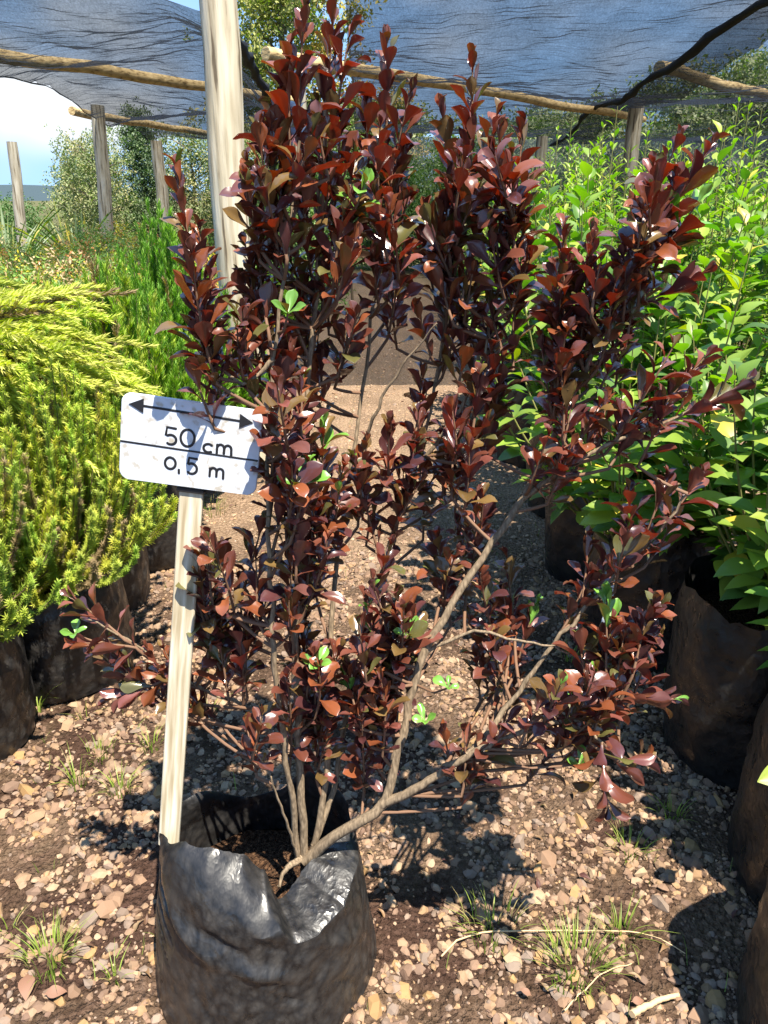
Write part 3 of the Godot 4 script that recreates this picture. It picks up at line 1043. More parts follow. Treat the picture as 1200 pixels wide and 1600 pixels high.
func build_shrub() -> void:
	var base := level(475, 1350, 0.150)
	var t := thing("purple_shrub", base, "tall upright shrub with glossy dark red leaves, growing in the front bag", "shrub")
	# main stems: pixel x, pixel y, distance
	var stems := [
		[[466, 1340, 0.865], [450, 1200, 0.86], [433, 1080, 0.86], [424, 930, 0.87], [420, 760, 0.89], [428, 560, 0.91], [450, 380, 0.93], [468, 220, 0.95]],
		[[476, 1340, 0.865], [470, 1200, 0.87], [463, 1080, 0.88], [465, 900, 0.91], [480, 640, 0.96], [496, 420, 0.99], [506, 150, 1.0]],
		[[488, 1330, 0.87], [508, 1230, 0.88], [512, 1060, 0.92], [525, 880, 0.97], [548, 740, 1.02], [572, 560, 1.05], [600, 330, 1.07], [606, 160, 1.08]],
		[[490, 1320, 0.87], [520, 1240, 0.89], [545, 1080, 0.94], [585, 920, 0.99], [640, 760, 1.04], [676, 620, 1.07], [705, 420, 1.09], [732, 220, 1.1]],
		[[476, 1345, 0.86], [535, 1300, 0.85], [595, 1258, 0.85], [625, 1160, 0.87], [664, 1020, 0.90], [735, 900, 0.93], [815, 780, 0.95], [880, 650, 0.97], [945, 510, 0.98], [1010, 370, 0.98]],
		[[595, 1258, 0.85], [660, 1225, 0.84], [730, 1180, 0.83], [800, 1150, 0.83], [880, 1128, 0.82], [960, 1120, 0.82]],
		[[730, 1180, 0.83], [780, 1125, 0.86], [835, 1045, 0.88], [900, 965, 0.89], [968, 895, 0.90], [1030, 830, 0.91], [1075, 770, 0.91]],
		[[448, 1185, 0.87], [400, 1115, 0.895], [330, 1082, 0.91], [262, 1045, 0.915], [200, 1000, 0.91], [140, 968, 0.90]],
		[[664, 1020, 0.90], [740, 985, 0.90], [800, 1000, 0.88], [860, 1010, 0.87], [930, 1040, 0.86]],
		[[815, 780, 0.95], [880, 735, 0.93], [960, 690, 0.92], [1050, 655, 0.92], [1110, 620, 0.92]],
		[[640, 760, 1.04], [690, 680, 1.02], [740, 600, 1.03], [775, 470, 1.05], [800, 330, 1.06]],
		[[548, 740, 1.02], [600, 620, 1.0], [650, 545, 0.99], [680, 505, 0.98]],
		[[428, 560, 0.91], [380, 600, 0.90], [340, 560, 0.90], [318, 480, 0.90]],
		[[512, 1060, 0.92], [560, 1000, 0.91], [600, 960, 0.90]],
		[[466, 1340, 0.86], [440, 1260, 0.84], [415, 1200, 0.83], [395, 1165, 0.83]],
		[[880, 1128, 0.82], [930, 1150, 0.80], [970, 1190, 0.79]],
		[[470, 1342, 0.86], [445, 1360, 0.835], [436, 1385, 0.825]],
	]
	for si in stems.size():
		var q: Array = stems[si]
		var c := Curve3D.new()
		for k in q.size():
			c.add_point(spot(q[k][0], q[k][1], q[k][2]))
		for k in q.size():
			var a: Vector3 = c.get_point_position(maxi(k - 1, 0))
			var e: Vector3 = c.get_point_position(mini(k + 1, q.size() - 1))
			c.set_point_in(k, (a - e) * 0.17)
			c.set_point_out(k, (e - a) * 0.17)
		var pts := []
		var rad := []
		var n := q.size() * 4
		var thick: float = [0.0048, 0.0060, 0.0050, 0.0044, 0.0080, 0.0065, 0.0042, 0.0034, 0.0028, 0.0038, 0.0036, 0.0032, 0.003, 0.0028, 0.0026, 0.003, 0.006][si]
		for i in n + 1:
			var p := c.sample_baked(c.get_baked_length() * i / n, true)
			p += Vector3(nz.get_noise_1d(i * 0.9 + si * 30.0), 0, nz.get_noise_1d(i * 0.9 + si * 30.0 + 500.0)) * 0.006 * minf(i, 2) / 2.0
			pts.append(p - base)
			rad.append(thick * lerpf(1.1, 0.32, pow(float(i) / n, 0.8)) * (1.0 + 0.16 * nz.get_noise_1d(i * 2.0 + si)))
			if si != 16 and i > 2: stem_points.append(p)
		var b := MB.new()
		b.tube(pts, rad, 8, 0.012)
		put("stem", b.mesh(), M.bark, t)
	# long leading shoots that make the outline: from, to (pixels), distance
	for s in [[350, 640, 276, 268, 0.90], [338, 600, 300, 400, 0.88], [470, 300, 476, 22, 0.96], [508, 250, 522, 14, 1.0], [460, 320, 452, 80, 0.95], [515, 240, 545, 60, 1.0], [440, 420, 405, 215, 0.93], [430, 330, 432, 160, 0.94], [600, 330, 604, 75, 1.07], [615, 300, 640, 150, 1.06], [575, 330, 572, 170, 1.06], [732, 330, 738, 98, 1.1], [745, 320, 775, 185, 1.1], [705, 350, 690, 175, 1.09], [800, 430, 818, 200, 1.06], [785, 400, 780, 210, 1.06], [880, 600, 880, 360, 0.97], [905, 560, 925, 372, 0.97], [985, 440, 1058, 222, 0.98], [1000, 430, 1108, 232, 0.98], [960, 500, 1000, 310, 0.98], [1010, 420, 1088, 320, 0.97], [990, 480, 1092, 430, 0.97], [1050, 655, 1160, 600, 0.92], [960, 690, 1050, 545, 0.92], [1010, 670, 1100, 560, 0.92], [195, 1000, 112, 935, 0.905], [212, 1012, 130, 1005, 0.905], [265, 1060, 178, 1090, 0.91], [1040, 820, 1092, 745, 0.91], [1000, 860, 1040, 750, 0.91], [940, 1040, 1030, 950, 0.86], [930, 1090, 1052, 1092, 0.83], [950, 1050, 1020, 1000, 0.86], [960, 1190, 1000, 1185, 0.79], [940, 1160, 950, 1260, 0.78]]:
		var a := spot(s[0], s[1], s[4])
		var e := spot(s[2], s[3], s[4] + rf(-0.02, 0.02))
		cop_shoot(t, nearest_stem(a), a, e, 0.0, rf(0.035, 0.042))
	# the mass: axis from, axis to (pixels), half width, shoots, distance, spread
	for m in [[415, 640, 440, 250, 46, 34, 0.95, 0.05], [507, 600, 506, 220, 42, 33, 1.0, 0.06], [608, 500, 610, 250, 30, 16, 1.06, 0.06], [700, 560, 718, 270, 38, 24, 1.07, 0.06], [785, 560, 802, 280, 28, 19, 1.06, 0.05], [860, 640, 900, 420, 45, 17, 0.97, 0.05], [930, 590, 1040, 300, 34, 22, 0.98, 0.05], [670, 800, 745, 590, 44, 9, 1.02, 0.05], [442, 830, 446, 640, 32, 15, 0.90, 0.04], [372, 1060, 360, 870, 50, 14, 0.90, 0.03], [470, 1010, 480, 830, 45, 10, 0.9, 0.04], [600, 1060, 612, 980, 32, 8, 0.9, 0.03], [585, 1180, 575, 1080, 26, 6, 0.88, 0.03], [778, 1100, 795, 930, 42, 11, 0.99, 0.03], [920, 1110, 1000, 980, 50, 12, 0.85, 0.04], [830, 1150, 950, 1115, 38, 11, 0.82, 0.03], [720, 1215, 735, 1170, 26, 4, 0.83, 0.02], [840, 740, 1010, 650, 32, 10, 0.93, 0.03], [880, 950, 1030, 820, 22, 7, 0.9, 0.03], [690, 930, 690, 880, 20, 3, 0.98, 0.02], [560, 820, 610, 700, 40, 6, 1.0, 0.03], [330, 1085, 205, 1030, 26, 6, 0.915, 0.01], [340, 640, 300, 420, 20, 6, 0.9, 0.02], [490, 1070, 500, 1010, 24, 4, 0.9, 0.02], [610, 780, 655, 610, 30, 5, 1.03, 0.04], [715, 770, 770, 610, 42, 7, 1.0, 0.04], [575, 900, 620, 790, 28, 3, 0.98, 0.03], [740, 890, 720, 810, 26, 3, 1.0, 0.02], [472, 1180, 480, 1060, 34, 9, 0.88, 0.02], [570, 1160, 595, 1010, 30, 8, 0.88, 0.03], [495, 900, 502, 700, 26, 9, 0.96, 0.03], [640, 1040, 650, 960, 20, 3, 0.93, 0.02], [325, 1010, 330, 900, 22, 5, 0.905, 0.015], [400, 1190, 395, 1150, 8, 2, 0.83, 0.01]]:
		var count := int(ceil(m[5] * 0.84))
		for i in count:
			var k: float = (i + rng.randf()) / count
			var ax := Vector2(m[2] - m[0], m[3] - m[1])
			var side := Vector2(-ax.y, ax.x).normalized()
			var off := rf(-1, 1)
			var p: Vector2 = Vector2(m[0], m[1]) + ax * k + side * off * m[4]
			var dirp := (ax.normalized() * 0.6 + Vector2(0, -0.8) + side * off * 0.35 + Vector2(rf(-0.3, 0.3), rf(-0.2, 0.2))).normalized()
			var l := rf(70, 125)
			var d: float = m[6] + rf(-m[7], m[7])
			var a := spot(p.x - dirp.x * l * 0.5, p.y - dirp.y * l * 0.5, d)
			var e := spot(p.x + dirp.x * l * 0.5, p.y + dirp.y * l * 0.5, d + rf(-0.045, 0.045))
			cop_shoot(t, nearest_stem(a), a, e, 0.06, rf(0.032, 0.040))
	# fresh green leaves here and there
	for q in [[468, 762, 0.855, 0.040], [640, 992, 0.875, 0.026], [498, 1040, 0.85, 0.026], [664, 1128, 0.845, 0.026], [118, 992, 0.90, 0.026], [450, 490, 0.90, 0.034], [905, 1195, 0.80, 0.024], [700, 1075, 0.84, 0.022]]:
		var p := spot(q[0], q[1], q[2])
		for k in 4:
			var a := k * 1.6 + rf(-0.4, 0.4)
			var rd := Vector3(cos(a), 0.0, sin(a))
			cop_leaf(p, rd + Vector3(0, rf(0.5, 1.1), 0.25), Vector3(0, 1, 0.9) - rd * 0.6, q[3] * rf(0.7, 1.15), true)
		var b := MB.new()
		b.tube([nearest_stem(p) - base, p.lerp(nearest_stem(p), 0.4) + Vector3(0, -0.01, 0) - base, p - base], [0.0022, 0.0018, 0.0013], 5)
		put("twig", b.mesh(), M.twig, t)
	emit_leaves(cop, leaf_cop, M.cop, M.cop_mm, M.cop_pal, t, 300)

func nearest_stem(p: Vector3) -> Vector3:
	var best := 9.0
	var at := p
	for q in stem_points:
		var d: float = p.distance_to(q) + maxf(q.y - p.y + 0.015, 0.0) * 4.0
		if d < best:
			best = d
			at = q
	return at if at.distance_to(p) < 0.22 else p

# ---------------------------------------------------------------- broad-leaved shrubs of the right row
func leafy_shrub(at: Vector3, height: float, radius: float, shoots: int, meshes: Array, size: float, gap: float, label: String, parts: int, lo := 0.25, droop := 0.5, called := "green_shrub", bright := 0.0, group := "green shrubs of the right row") -> void:
	var t := thing(called, at, label, "shrub", group)
	var L := Leaves.new()
	var b := MB.new()
	for i in shoots:
		var a := rf(0, TAU)
		var q := sqrt(rng.randf())
		var top := at + Vector3(cos(a) * radius * q, height * rf(0.62, 1.0) * (1.0 - 0.22 * q * q), sin(a) * radius * q)
		var foot := at + Vector3(cos(a) * 0.03, 0, sin(a) * 0.03)
		var mid := foot.lerp(top, 0.5) + Vector3(cos(a), 0, sin(a)) * radius * 0.28 * q
		var pts := []
		var rad := []
		for k in 8:
			pts.append(bez(foot, mid, top, k / 7.0) - at)
			rad.append(lerpf(0.004, 0.0012, k / 7.0))
		b.tube(pts, rad, 5)
		var l := (top - foot).length()
		var n := int(l * (1.0 - lo) / gap)
		var ph := rf(0, TAU)
		for k in n:
			var s := lo + (1.0 - lo) * (k + rng.randf() * 0.6) / n
			var p := bez(foot, mid, top, s)
			var ax := (bez(foot, mid, top, minf(s + 0.05, 1)) - bez(foot, mid, top, s - 0.05)).normalized()
			ph += 2.4
			for w in 2:
				var g := ph + w * PI + rf(-0.4, 0.4)
				var rd := Vector3(cos(g), 0, sin(g))
				var dir := rd * rf(0.7, 1.0) + ax * lerpf(0.25, 1.1, pow(s, 2.0)) + Vector3(0, -droop * (1.0 - s) * rf(0.2, 1.0), 0)
				var up := Vector3(0, 1, 0) + ax * 0.5 - rd * 0.25 + Vector3(rf(-0.35, 0.35), 0, rf(-0.35, 0.35))
				L.xf.append(leaf_frame(p + rd * 0.006, dir, up, size * rf(0.65, 1.1) * (1.0 - 0.45 * smoothstep(0.8, 1.0, s)), rf(0.85, 1.1)))
				L.kind.append(rng.randi() % meshes.size())
				var r := rng.randf() + bright * s
				L.pal.append(5 if rng.randf() < 0.018 else 4 if r < 0.14 else 2 if r < 0.32 else 0 if r < 0.58 else 1 if r < 0.9 else 3)
	put("stems", b.mesh(), M.green_twig, t, "stuff")
	emit_leaves(L, meshes, M.broad, M.leaf_mm, M.broad_pal, t, parts)

func hanging_leaf() -> void:
	var t: Node3D = get_children()[-1]
	var tip := spot(1168, 1226, 0.88)
	var at := spot(1232, 1206, 0.90)
	var o := put("leaf_overhanging", leaf_broad[1], M.broad[3], t)
	o.transform = t.transform.affine_inverse() * leaf_frame(at, tip - at, Vector3(0.1, 1, 0.7), 0.052, 1.25)
	var b := MB.new()
	var foot := t.position + Vector3(0, 0.02, 0)
	b.tube([Vector3(0, 0.02, 0), (foot.lerp(at, 0.6) + Vector3(0.02, 0.10, 0)) - t.position, at - t.position], [0.003, 0.002, 0.001], 5)
	put("twig", b.mesh(), M.green_twig, t)

func build_right_plants() -> void:
	var g := right_bags
	var dn := Vector3(0, -0.07, 0)
	leafy_shrub(g[1] + dn, 0.50, 0.20, 16, leaf_broad, 0.085, 0.05, "green shrub at the right edge, its lowest yellow-green leaf hanging over a bag", 40, 0.3)
	hanging_leaf()
	leafy_shrub(g[2] + dn + Vector3(0.05, 0, 0), 0.72, 0.34, 40, leaf_broad, 0.092, 0.048, "large-leaved green shrub spilling over the tall black bag", 220, 0.16, 0.6)
	leafy_shrub(g[3] + dn + Vector3(-0.10, 0, 0.06), 0.82, 0.42, 46, leaf_broad, 0.090, 0.048, "large-leaved green shrub with bright leaves reaching over the path behind the shrub", 160, 0.2, 0.6)
	leafy_shrub(g[4] + dn, 1.02, 0.40, 50, leaf_broad, 0.088, 0.045, "leafy green shrub in shade behind the shrub's right stems", 60, 0.2)
	leafy_shrub(g[5] + dn + Vector3(0.05, 0, 0), 1.10, 0.34, 60, leaf_lance, 0.055, 0.032, "narrow-leaved green shrub right of the path with yellowish tips", 0, 0.3, 0.3, "green_shrub", 0.4)
	leafy_shrub(g[6] + dn + Vector3(0.08, 0, 0), 1.12, 0.36, 60, leaf_lance, 0.055, 0.032, "narrow-leaved green shrub further down the right side of the path", 0, 0.2, 0.3, "green_shrub", 0.3)
	leafy_shrub(g[7] + dn + Vector3(0.08, 0, 0), 1.1, 0.36, 50, leaf_lance, 0.055, 0.034, "narrow-leaved green shrub far down the right side of the path", 0, 0.15, 0.3, "green_shrub", 0.3)
	# the rows behind
	leafy_shrub(Vector3(1.05, 0.28, -1.62), 1.05, 0.22, 34, leaf_lance, 0.055, 0.028, "tall slender green shrub at the right edge with a pointed leading shoot", 120, 0.15, 0.3, "green_shrub", 0.35)
	leafy_shrub(Vector3(1.22, 0.28, -2.05), 1.08, 0.30, 46, leaf_lance, 0.055, 0.030, "bushy narrow-leaved green shrub at the right edge behind the slender one", 60, 0.15, 0.3, "green_shrub", 0.35)
	leafy_shrub(Vector3(1.12, 0.28, -2.60), 1.14, 0.34, 60, leaf_lance, 0.055, 0.030, "narrow-leaved green shrub behind the shrub's right-hand leader", 0, 0.2, 0.3, "green_shrub", 0.45)
	leafy_shrub(Vector3(0.98, 0.28, -3.20), 1.16, 0.36, 60, leaf_lance, 0.055, 0.030, "yellow-green shrub with clustered tips under the grey post", 0, 0.25, 0.3, "green_shrub", 0.6)
	leafy_shrub(Vector3(1.60, 0.28, -3.00), 1.12, 0.36, 55, leaf_lance, 0.055, 0.034, "green shrub in the second row at the right edge", 0, 0.2, 0.3, "green_shrub", 0.4)
	leafy_shrub(Vector3(1.55, 0.28, -3.90), 1.12, 0.40, 55, leaf_lance, 0.06, 0.036, "green shrub in the back row right of the grey post", 0, 0.2, 0.3, "green_shrub", 0.5)
	leafy_shrub(Vector3(0.95, 0.28, -4.10), 1.10, 0.38, 55, leaf_lance, 0.06, 0.036, "green shrub in the back row left of the grey post", 0, 0.2, 0.3, "green_shrub", 0.6)
	leafy_shrub(Vector3(2.3, 0.28, -4.40), 1.02, 0.40, 40, leaf_lance, 0.065, 0.04, "green shrub farthest right in the back rows", 0, 0.2, 0.3, "green_shrub", 0.5)
	leafy_shrub(Vector3(0.85, 0.28, -5.20), 0.95, 0.36, 36, leaf_lance, 0.065, 0.04, "green shrub at the far right end of the path", 0, 0.15, 0.3, "green_shrub", 0.4)
	leafy_shrub(Vector3(1.6, 0.28, -5.40), 1.05, 0.42, 36, leaf_lance, 0.07, 0.045, "green shrub deep in the right-hand rows under the cloth", 0, 0.2, 0.3, "green_shrub", 0.5)
	# one large-leaved leader that rises in front of the grey post
	leafy_shrub(Vector3(0.82, 0.28, -2.45), 1.10, 0.26, 16, leaf_broad, 0.090, 0.065, "loose light green leader with large drooping leaves in front of the grey post", 40, 0.45, 0.6, "green_shrub", 0.6)

# ---------------------------------------------------------------- feathery plants of the left row
func feathery(at: Vector3, tips: Callable, shoots: int, mesh: Mesh, size: float, gap: float, pal: Array, label: String, lo := 0.2, called := "feathery_shrub", m: Material = null) -> void:
	var t := thing(called, at, label, "shrub", "feathery shrubs of the left row")
	var xf := []
	var cl := []
	var b := MB.new()
	for i in shoots:
		var k: Array = tips.call(i)      # mid, top
		var foot := Vector3(rf(-0.03, 0.03), 0, rf(-0.03, 0.03))
		var mid: Vector3 = k[0]
		var top: Vector3 = k[1]
		var pts := []
		var rad := []
		for j in 7:
			pts.append(bez(foot, mid, top, j / 6.0))
			rad.append(lerpf(0.0028, 0.0008, j / 6.0))
		b.tube(pts, rad, 4)
		var n := int((top - foot).length() * (1.0 - lo) / gap)
		var tint: Color = pal[rng.randi() % pal.size()] * rf(0.8, 1.15)
		if rng.randf() < 0.06: tint = Color(0.30, 0.21, 0.11)
		for j in n:
			var s := lo + (1.0 - lo) * (j + rng.randf()) / n
			var p := bez(foot, mid, top, s)
			var ax := (bez(foot, mid, top, minf(s + 0.04, 1.0)) - bez(foot, mid, top, s - 0.04)).normalized()
			var side := Vector3(rf(-1, 1), rf(-0.3, 1), rf(-1, 1))
			var dir := ax + side * (rf(0.25, 0.75) if j % 3 else 0.1)
			xf.append(leaf_frame(p, dir, side.cross(ax), size * rf(0.75, 1.2) * (1.0 - 0.35 * s)))
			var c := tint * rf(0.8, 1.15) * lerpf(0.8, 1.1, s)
			c.a = 1.0
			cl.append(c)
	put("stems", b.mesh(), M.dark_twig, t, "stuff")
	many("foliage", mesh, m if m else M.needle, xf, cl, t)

func dome_tips(radius: float, height: float, up := 0.55) -> Callable:
	return func(_i):
		var a := rf(0, TAU)
		var q := sqrt(rng.randf())
		var top := Vector3(cos(a) * radius * q, height * rf(0.5, 1.0) * sqrt(1.0 - 0.88 * q * q), sin(a) * radius * q)
		return [Vector3(top.x * 0.92, top.y * up * 0.8, top.z * 0.92), top]

func build_left_plants() -> void:
	var gold := [Color(0.44, 0.45, 0.05), Color(0.38, 0.44, 0.05), Color(0.50, 0.46, 0.055), Color(0.30, 0.41, 0.05)]
	var lime := [Color(0.34, 0.46, 0.05), Color(0.42, 0.49, 0.07), Color(0.28, 0.42, 0.045)]
	var green := [Color(0.20, 0.38, 0.04), Color(0.25, 0.43, 0.05), Color(0.16, 0.32, 0.04)]
	var bronze := [Color(0.28, 0.19, 0.07), Color(0.24, 0.20, 0.06), Color(0.30, 0.22, 0.08)]
	var dn := Vector3(0, -0.06, 0)
	var g := left_bags
	feathery(g[0] + dn, dome_tips(0.20, 0.34), 110, sprig_needle, 0.026, 0.012, bronze, "bronze tinged heath at the very left edge in front of the golden heath")
	feathery(g[1] + dn, dome_tips(0.30, 0.60), 300, sprig_needle, 0.028, 0.011, gold, "golden heath bush with soft spires at the left edge, nearest full one")
	feathery(g[2] + dn, dome_tips(0.31, 0.58), 320, sprig_needle, 0.028, 0.011, gold + lime, "golden green heath bush hanging over the silvery leaning bag, left of the sign")
	feathery(g[3] + dn, dome_tips(0.28, 0.60), 220, sprig_needle, 0.030, 0.013, green + lime, "darker green heath bush behind the sign's left edge")
	feathery(Vector3(-1.38, 0.26, -1.92), func(_i):
		var a := rf(-1.0, 0.9)
		var l := rf(0.25, 0.82)
		var top := Vector3(cos(a) * l, rf(0.24, 0.62), sin(a) * l * 0.7 + 0.05)
		return [Vector3(top.x * 0.35, rf(0.58, 0.76), top.z * 0.35), top], 210, sprig_frond, 0.05, 0.014, [Color(0.52, 0.54, 0.10), Color(0.44, 0.49, 0.07), Color(0.58, 0.56, 0.14)], "pale lime plumes arching down to the right behind the heaths", 0.35)
	feathery(g[4] + dn, dome_tips(0.27, 0.70, 0.65), 240, sprig_frond, 0.045, 0.015, lime + green, "lime green feathery bush just above the white sign")
	feathery(g[5] + dn + Vector3(0.10, 0, 0.25), dome_tips(0.24, 0.82, 0.6), 300, sprig_frond, 0.045, 0.014, green, "upright bright green conifer left of the thick pale post")
	feathery(Vector3(-1.25, 0.26, -2.75), dome_tips(0.26, 0.62), 140, sprig_frond, 0.05, 0.017, green + lime, "green feathery bush behind the arching plumes")
	feathery(Vector3(-0.62, 0.20, -2.96), dome_tips(0.20, 0.60), 150, sprig_frond, 0.05, 0.018, green, "bright green feathery bush at the foot of the thick pale post")
	feathery(Vector3(-0.75, 0.24, -5.0), dome_tips(0.30, 0.72), 100, sprig_frond, 0.06, 0.022, green, "green feathery bush beyond the thick pale post, left of the path")
	# mixed low shrubs with yellow and red tips
	var mixed := [Color(0.18, 0.30, 0.06), Color(0.23, 0.35, 0.06), Color(0.15, 0.26, 0.06), Color(0.60, 0.48, 0.04), Color(0.46, 0.20, 0.07), Color(0.50, 0.36, 0.20), Color(0.22, 0.32, 0.10)]
	var names := ["nearest low shrub with yellow and red young leaves, behind the plumes", "low shrub speckled yellow beside the upright conifer", "low green shrub with coppery tips at the left edge", "low shrub with a bright yellow flower cluster below the grey post", "low green shrub with orange tips, middle of the left bed", "low rounded green shrub in front of the flax at the left edge", "low green shrub with white dots between conifer and grey post", "low green shrub behind the upright conifer", "low spreading green shrub beneath the far lit post", "low dark green shrub in front of the far conifer", "low shrub with rusty tips in front of the flax clump"]
	var places := [[-1.55, -3.2, 0.34, 0.80], [-1.15, -3.5, 0.32, 0.80], [-2.05, -3.5, 0.38, 0.80], [-1.75, -4.2, 0.40, 0.84], [-2.3, -4.5, 0.42, 0.82], [-2.9, -5.0, 0.48, 0.84], [-1.5, -5.0, 0.42, 0.86], [-1.1, -4.5, 0.36, 0.88], [-1.9, -5.8, 0.48, 0.88], [-2.3, -6.6, 0.55, 0.90], [-3.2, -6.2, 0.55, 0.86]]
	for i in places.size():
		var q: Array = places[i]
		bush("low_shrub", Vector3(q[0], 0.0, q[1]), q[2], q[3], 1700, 0.036, mixed, names[i], "low mixed shrubs of the left bed", 0.25)
	# flax: stiff sword leaves
	var fl := ["flax clump with yellow sword leaves beside the slim grey post", "flax clump with grey-green sword leaves at the left edge", "flax clump with pale upright leaves left of the grey post", "small flax clump at the foot of the grey post", "flax clump with long yellowing leaves in the middle of the row"]
	var fp := [[-3.55, -7.6, 1.28], [-4.1, -7.9, 1.15], [-2.95, -7.9, 1.12], [-2.6, -7.5, 1.0], [-3.3, -8.6, 1.25]]
	for i in 5:
		var t := thing("flax", Vector3(fp[i][0], 0, fp[i][1]), fl[i], "flax", "flax clumps")
		var b := MB.new()
		for k in 46:
			var a := rf(0, TAU)
			var lean := rf(0.08, 0.62)
			var h: float = fp[i][2] * rf(0.6, 1.0)
			var o := Vector3(cos(a), 0, sin(a))
			var s := Vector3(-sin(a), 0, cos(a)) * rf(0.018, 0.032)
			var c: Color = [Color(0.26, 0.31, 0.16), Color(0.33, 0.34, 0.11), Color(0.50, 0.38, 0.07), Color(0.22, 0.28, 0.17)][rng.randi() % 4] * rf(0.85, 1.15)
			var prev := []
			for j in 6:
				var u := j / 5.0
				var p := o * (0.05 + lean * h * u * u) + Vector3(0, h * (u - lean * 0.45 * u * u * u), 0)
				var w := (1.0 - pow(u, 3.0)) * 0.9 + 0.04
				var now := [b.vert(p - s * w, c), b.vert(p + Vector3(0, -0.012, 0) + o * 0.01 * w, c), b.vert(p + s * w, c)]
				if j:
					b.quad(prev[0], now[0], now[1], prev[1])
					b.quad(prev[1], now[1], now[2], prev[2])
				prev = now
		put("leaves", b.mesh(), M.grass, t, "stuff")

# a rounded bush of small leaf clumps on short stems
func bush(called: String, at: Vector3, radius: float, height: float, n: int, size: float, pal: Array, label: String, group: String, lo := 0.2, category := "shrub") -> void:
	var t := thing(called, at, label, category, group)
	var b := MB.new()
	for i in 9:
		var a := i * 2.4
		var e := Vector3(cos(a) * radius * 0.6, height * rf(0.55, 0.85), sin(a) * radius * 0.6)
		b.tube([Vector3(0, -0.02, 0), e * Vector3(0.3, 0.55, 0.3), e], [0.010, 0.007, 0.002], 5)
	put("stems", b.mesh(), M.dark_twig, t, "stuff")
	var xf := []
	var cl := []
	var heads := []
	for i in 46:
		var d := Vector3(rf(-1, 1), rf(-0.35, 1), rf(-1, 1)).normalized() * pow(rng.randf(), 0.25)
		heads.append(Vector3(d.x * radius, height * (lo + (1.0 - lo) * (0.42 + 0.52 * d.y)), d.z * radius))
	for i in n:
		var h: Vector3 = heads[i % heads.size()]
		var p := h + Vector3(rng.randfn(), rng.randfn() * 0.8, rng.randfn()) * radius * 0.17
		var c: Color = pal[(i * 7 + i / 46) % pal.size() if rng.randf() < 0.5 else (i % heads.size()) % pal.size()] * rf(0.75, 1.2)
		c.a = 1.0
		xf.append(Transform3D(Basis.from_euler(Vector3(rf(0, TAU), rf(0, TAU), rf(0, TAU))).scaled(Vector3.ONE * size * rf(0.7, 1.3)), p))
		cl.append(c)
	many("foliage", clump_small, M.far_leaf, xf, cl, t)

# ---------------------------------------------------------------- trees behind
func tree(at: Vector3, h: float, rad: Vector3, n: int, size: float, pal: Array, label: String, lo := 0.3, conic := 0.0) -> void:
	var t := thing("tree", at, label, "tree", "trees behind the nursery")
	var b := MB.new()
	var top := Vector3(rf(-0.1, 0.1), h * 0.86, rf(-0.1, 0.1)) 
	b.tube([Vector3(0, -0.1, 0), Vector3(rf(-0.05, 0.05), h * 0.3, 0), Vector3(0, h * 0.6, rf(-0.1, 0.1)), top], [h * 0.026, h * 0.02, h * 0.011, h * 0.003], 8)
	var xf := []
	var cl := []
	var tw := 54
	for i in tw:
		var y := lo + (1.0 - lo) * (i + rng.randf()) / tw
		var a := i * 2.4 + rf(-0.5, 0.5)
		var w := lerpf(sqrt(maxf(1.0 - pow((y - (0.5 + lo * 0.4)) / 0.58, 2.0), 0.05)), (1.0 - y) / (1.0 - lo) + 0.06, conic) * rf(0.45, 1.1)
		var e := Vector3(cos(a) * rad.x * w, h * minf(y, 0.99), sin(a) * rad.z * w)
		var o := Vector3(0, h * (y - 0.12), 0) if conic < 0.5 else Vector3(0, h * (y - 0.02), 0)
		if i % 3 == 0:
			b.tube([o, o.lerp(e, 0.5) + Vector3(0, 0.05, 0), e], [h * 0.008, h * 0.005, h * 0.0015], 5)
		var tint: Color = pal[rng.randi() % pal.size()]
		for k in n / tw:
			var s := pow(rng.randf(), 0.6)
			var p := o.lerp(e, 0.25 + 0.8 * s) + Vector3(rng.randfn(), rng.randfn(), rng.randfn()) * rad * 0.13
			xf.append(Transform3D(Basis.from_euler(Vector3(rf(0, TAU), rf(0, TAU), rf(0, TAU))).scaled(Vector3.ONE * size * rf(0.7, 1.3)), p))
			var c := tint * rf(0.75, 1.25)
			c.a = 1.0
			cl.append(c)
	put("trunk", b.mesh(), M.trunk, t)
	many("crown", clump_small, M.far_leaf, xf, cl, t)

